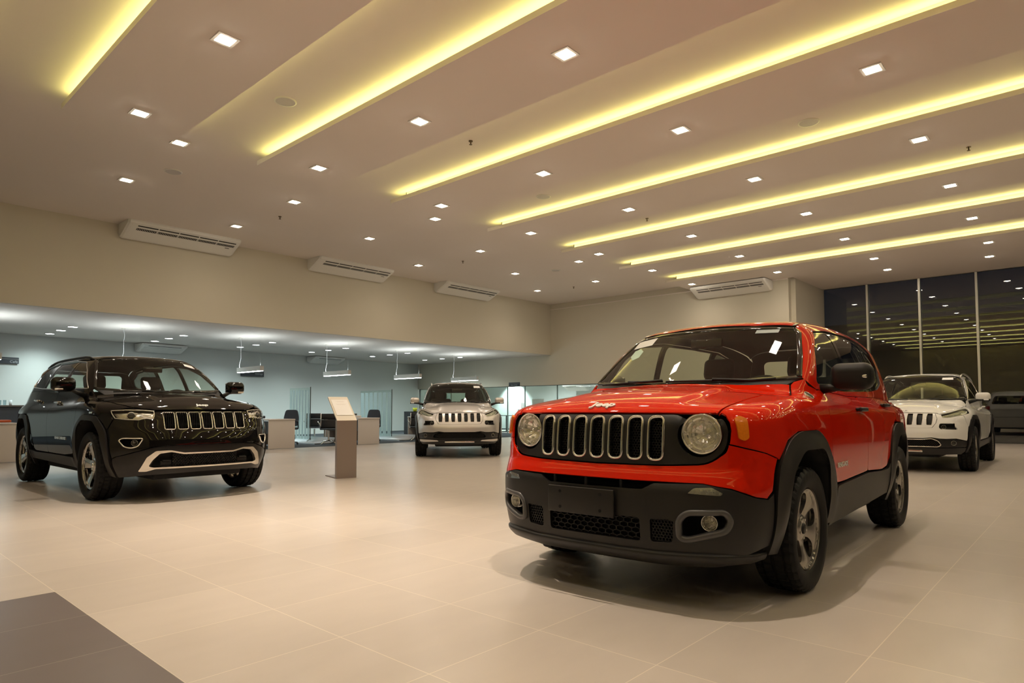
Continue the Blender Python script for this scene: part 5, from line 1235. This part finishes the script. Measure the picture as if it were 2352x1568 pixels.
# counter at the far left
t = empty('bar_counter', (1.2, 20.4, .006), 0, 'dark bar counter at the left edge behind the black car', 'counter')
MB().box(0, 0, 0, 2.68, .55, 1.08).build('counter_body', M_GREY, t); MB().box(-.03, -.04, 1.08, 2.72, .6, 1.12).build('counter_top', mat('counter brown', (.10,.075,.06), .4), t)
def bottle(x, y, h, r, c, label, alpha=False):
    t = empty('bottle', (x, y, 1.126), 0, label, 'bottle', 'bottles on the bar counter'); MB().lathe([(.0001,0),(r,0),(r,h*.6),(r*.4,h*.8),(r*.35,h),(.0001,h)], (0,0,0), (0,0,1), 16).build('bottle_body', c, t); MB().cyl((0,0,h), (0,0,h+.02), r*.45).build('cap', M_DARKFR, t)
bottle(3.35, 20.55, .32, .05, mat('blue bottle', (.02,.10,.22), .2), 'tall dark blue bottle on the counter at the left edge')
bottle(3.18, 20.6, .34, .045, mat('teal bottle', (.30,.60,.58), .2), 'tall pale teal bottle at the left picture edge')
for k, x in enumerate((3.44, 3.55, 3.66)):
    t = empty('drinking_glass', (x, 20.52+.05*(k % 2), 1.126), 0, ['clear drinking glass left of two others on the counter', 'clear drinking glass between two others on the counter', 'pale drinking glass nearest the black car on the counter'][k], 'glass', 'glasses on the bar counter')
    MB().lathe([(.0001,0),(.03,0),(.036,.13),(.033,.13),(.028,.01),(.0001,.008)], (0,0,0), (0,0,1), 16).build('bowl', glass_mat('tumbler', (.85,.92,.94), 1.5, .05) if k < 2 else mat('pale tumbler', (.7,.74,.76), .2), t)
tag(MB().rbox((2.66, 16.0, .786), (.40, .24, .05), .02).build('folder', mat('orange folder', (.55,.10,.02), .5)), 'flat orange red box on the left edge desk beside the black car', 'box')
tag(MB().rbox((2.36, 16.25, .83), (.26, .22, .12), .05).build('bag', mat('navy cloth', (.02,.03,.08), .7)), 'dark blue bag lying on the desk at the left edge', 'bag')
# ---------------------------------------------------------------- the cars
stk = lambda y0, z0, y1, z1, sk=0: [(y0, z0), (y1, z0), (y1+sk, z1), (y0+sk, z1)]
build_car('renegade', P_RED, (3.752, 2.073), -3.113, 'glossy red boxy SUV with black lower bumper parked nearest the camera',
    stickers=[('sticker', M_WHITE, [(-.585,1.468),(-.405,1.488),(-.40,1.55),(-.58,1.53)]), ('sticker', mat('mint sticker', (.45,.62,.50), .5), [(-.55,1.40),(-.50,1.37),(-.45,1.39),(-.45,1.44),(-.50,1.465),(-.55,1.45)]), ('sticker', mat('grey tag', (.35,.40,.40), .5), [(.36,1.522),(.50,1.522),(.50,1.548),(.36,1.548)])])
build_car('grand', P_BLACK, (3.144, 8.397), -1.558, 'glossy black large SUV with chrome grille parked at the left',
    stickers=[('sticker', M_WHITE, [(.42,1.60),(.56,1.565),(.54,1.61),(.42,1.635)])])
build_car('cherokee', P_SILVER, (9.64, 10.30), -2.29, 'silver SUV seen head-on in the middle distance', lip=1,
    stickers=[('sticker', M_WHITE, [(.38,1.49),(.53,1.49),(.52,1.54),(.38,1.54)])])
build_car('cherokee', P_WHITE, (12.65, 2.372), -3.122, 'white SUV parked at the right behind the red one',
    stickers=[('sticker', M_WHITE, [(.36,1.50),(.52,1.50),(.51,1.54),(.36,1.54)])])
build_car('cherokee', P_BLACK, (14.6, 7.35), -3.13, 'dark SUV seen only through the side windows of the red one',
    stickers=[('sticker', M_WHITE, [(.36,1.50),(.52,1.50),(.51,1.54),(.36,1.54)])])
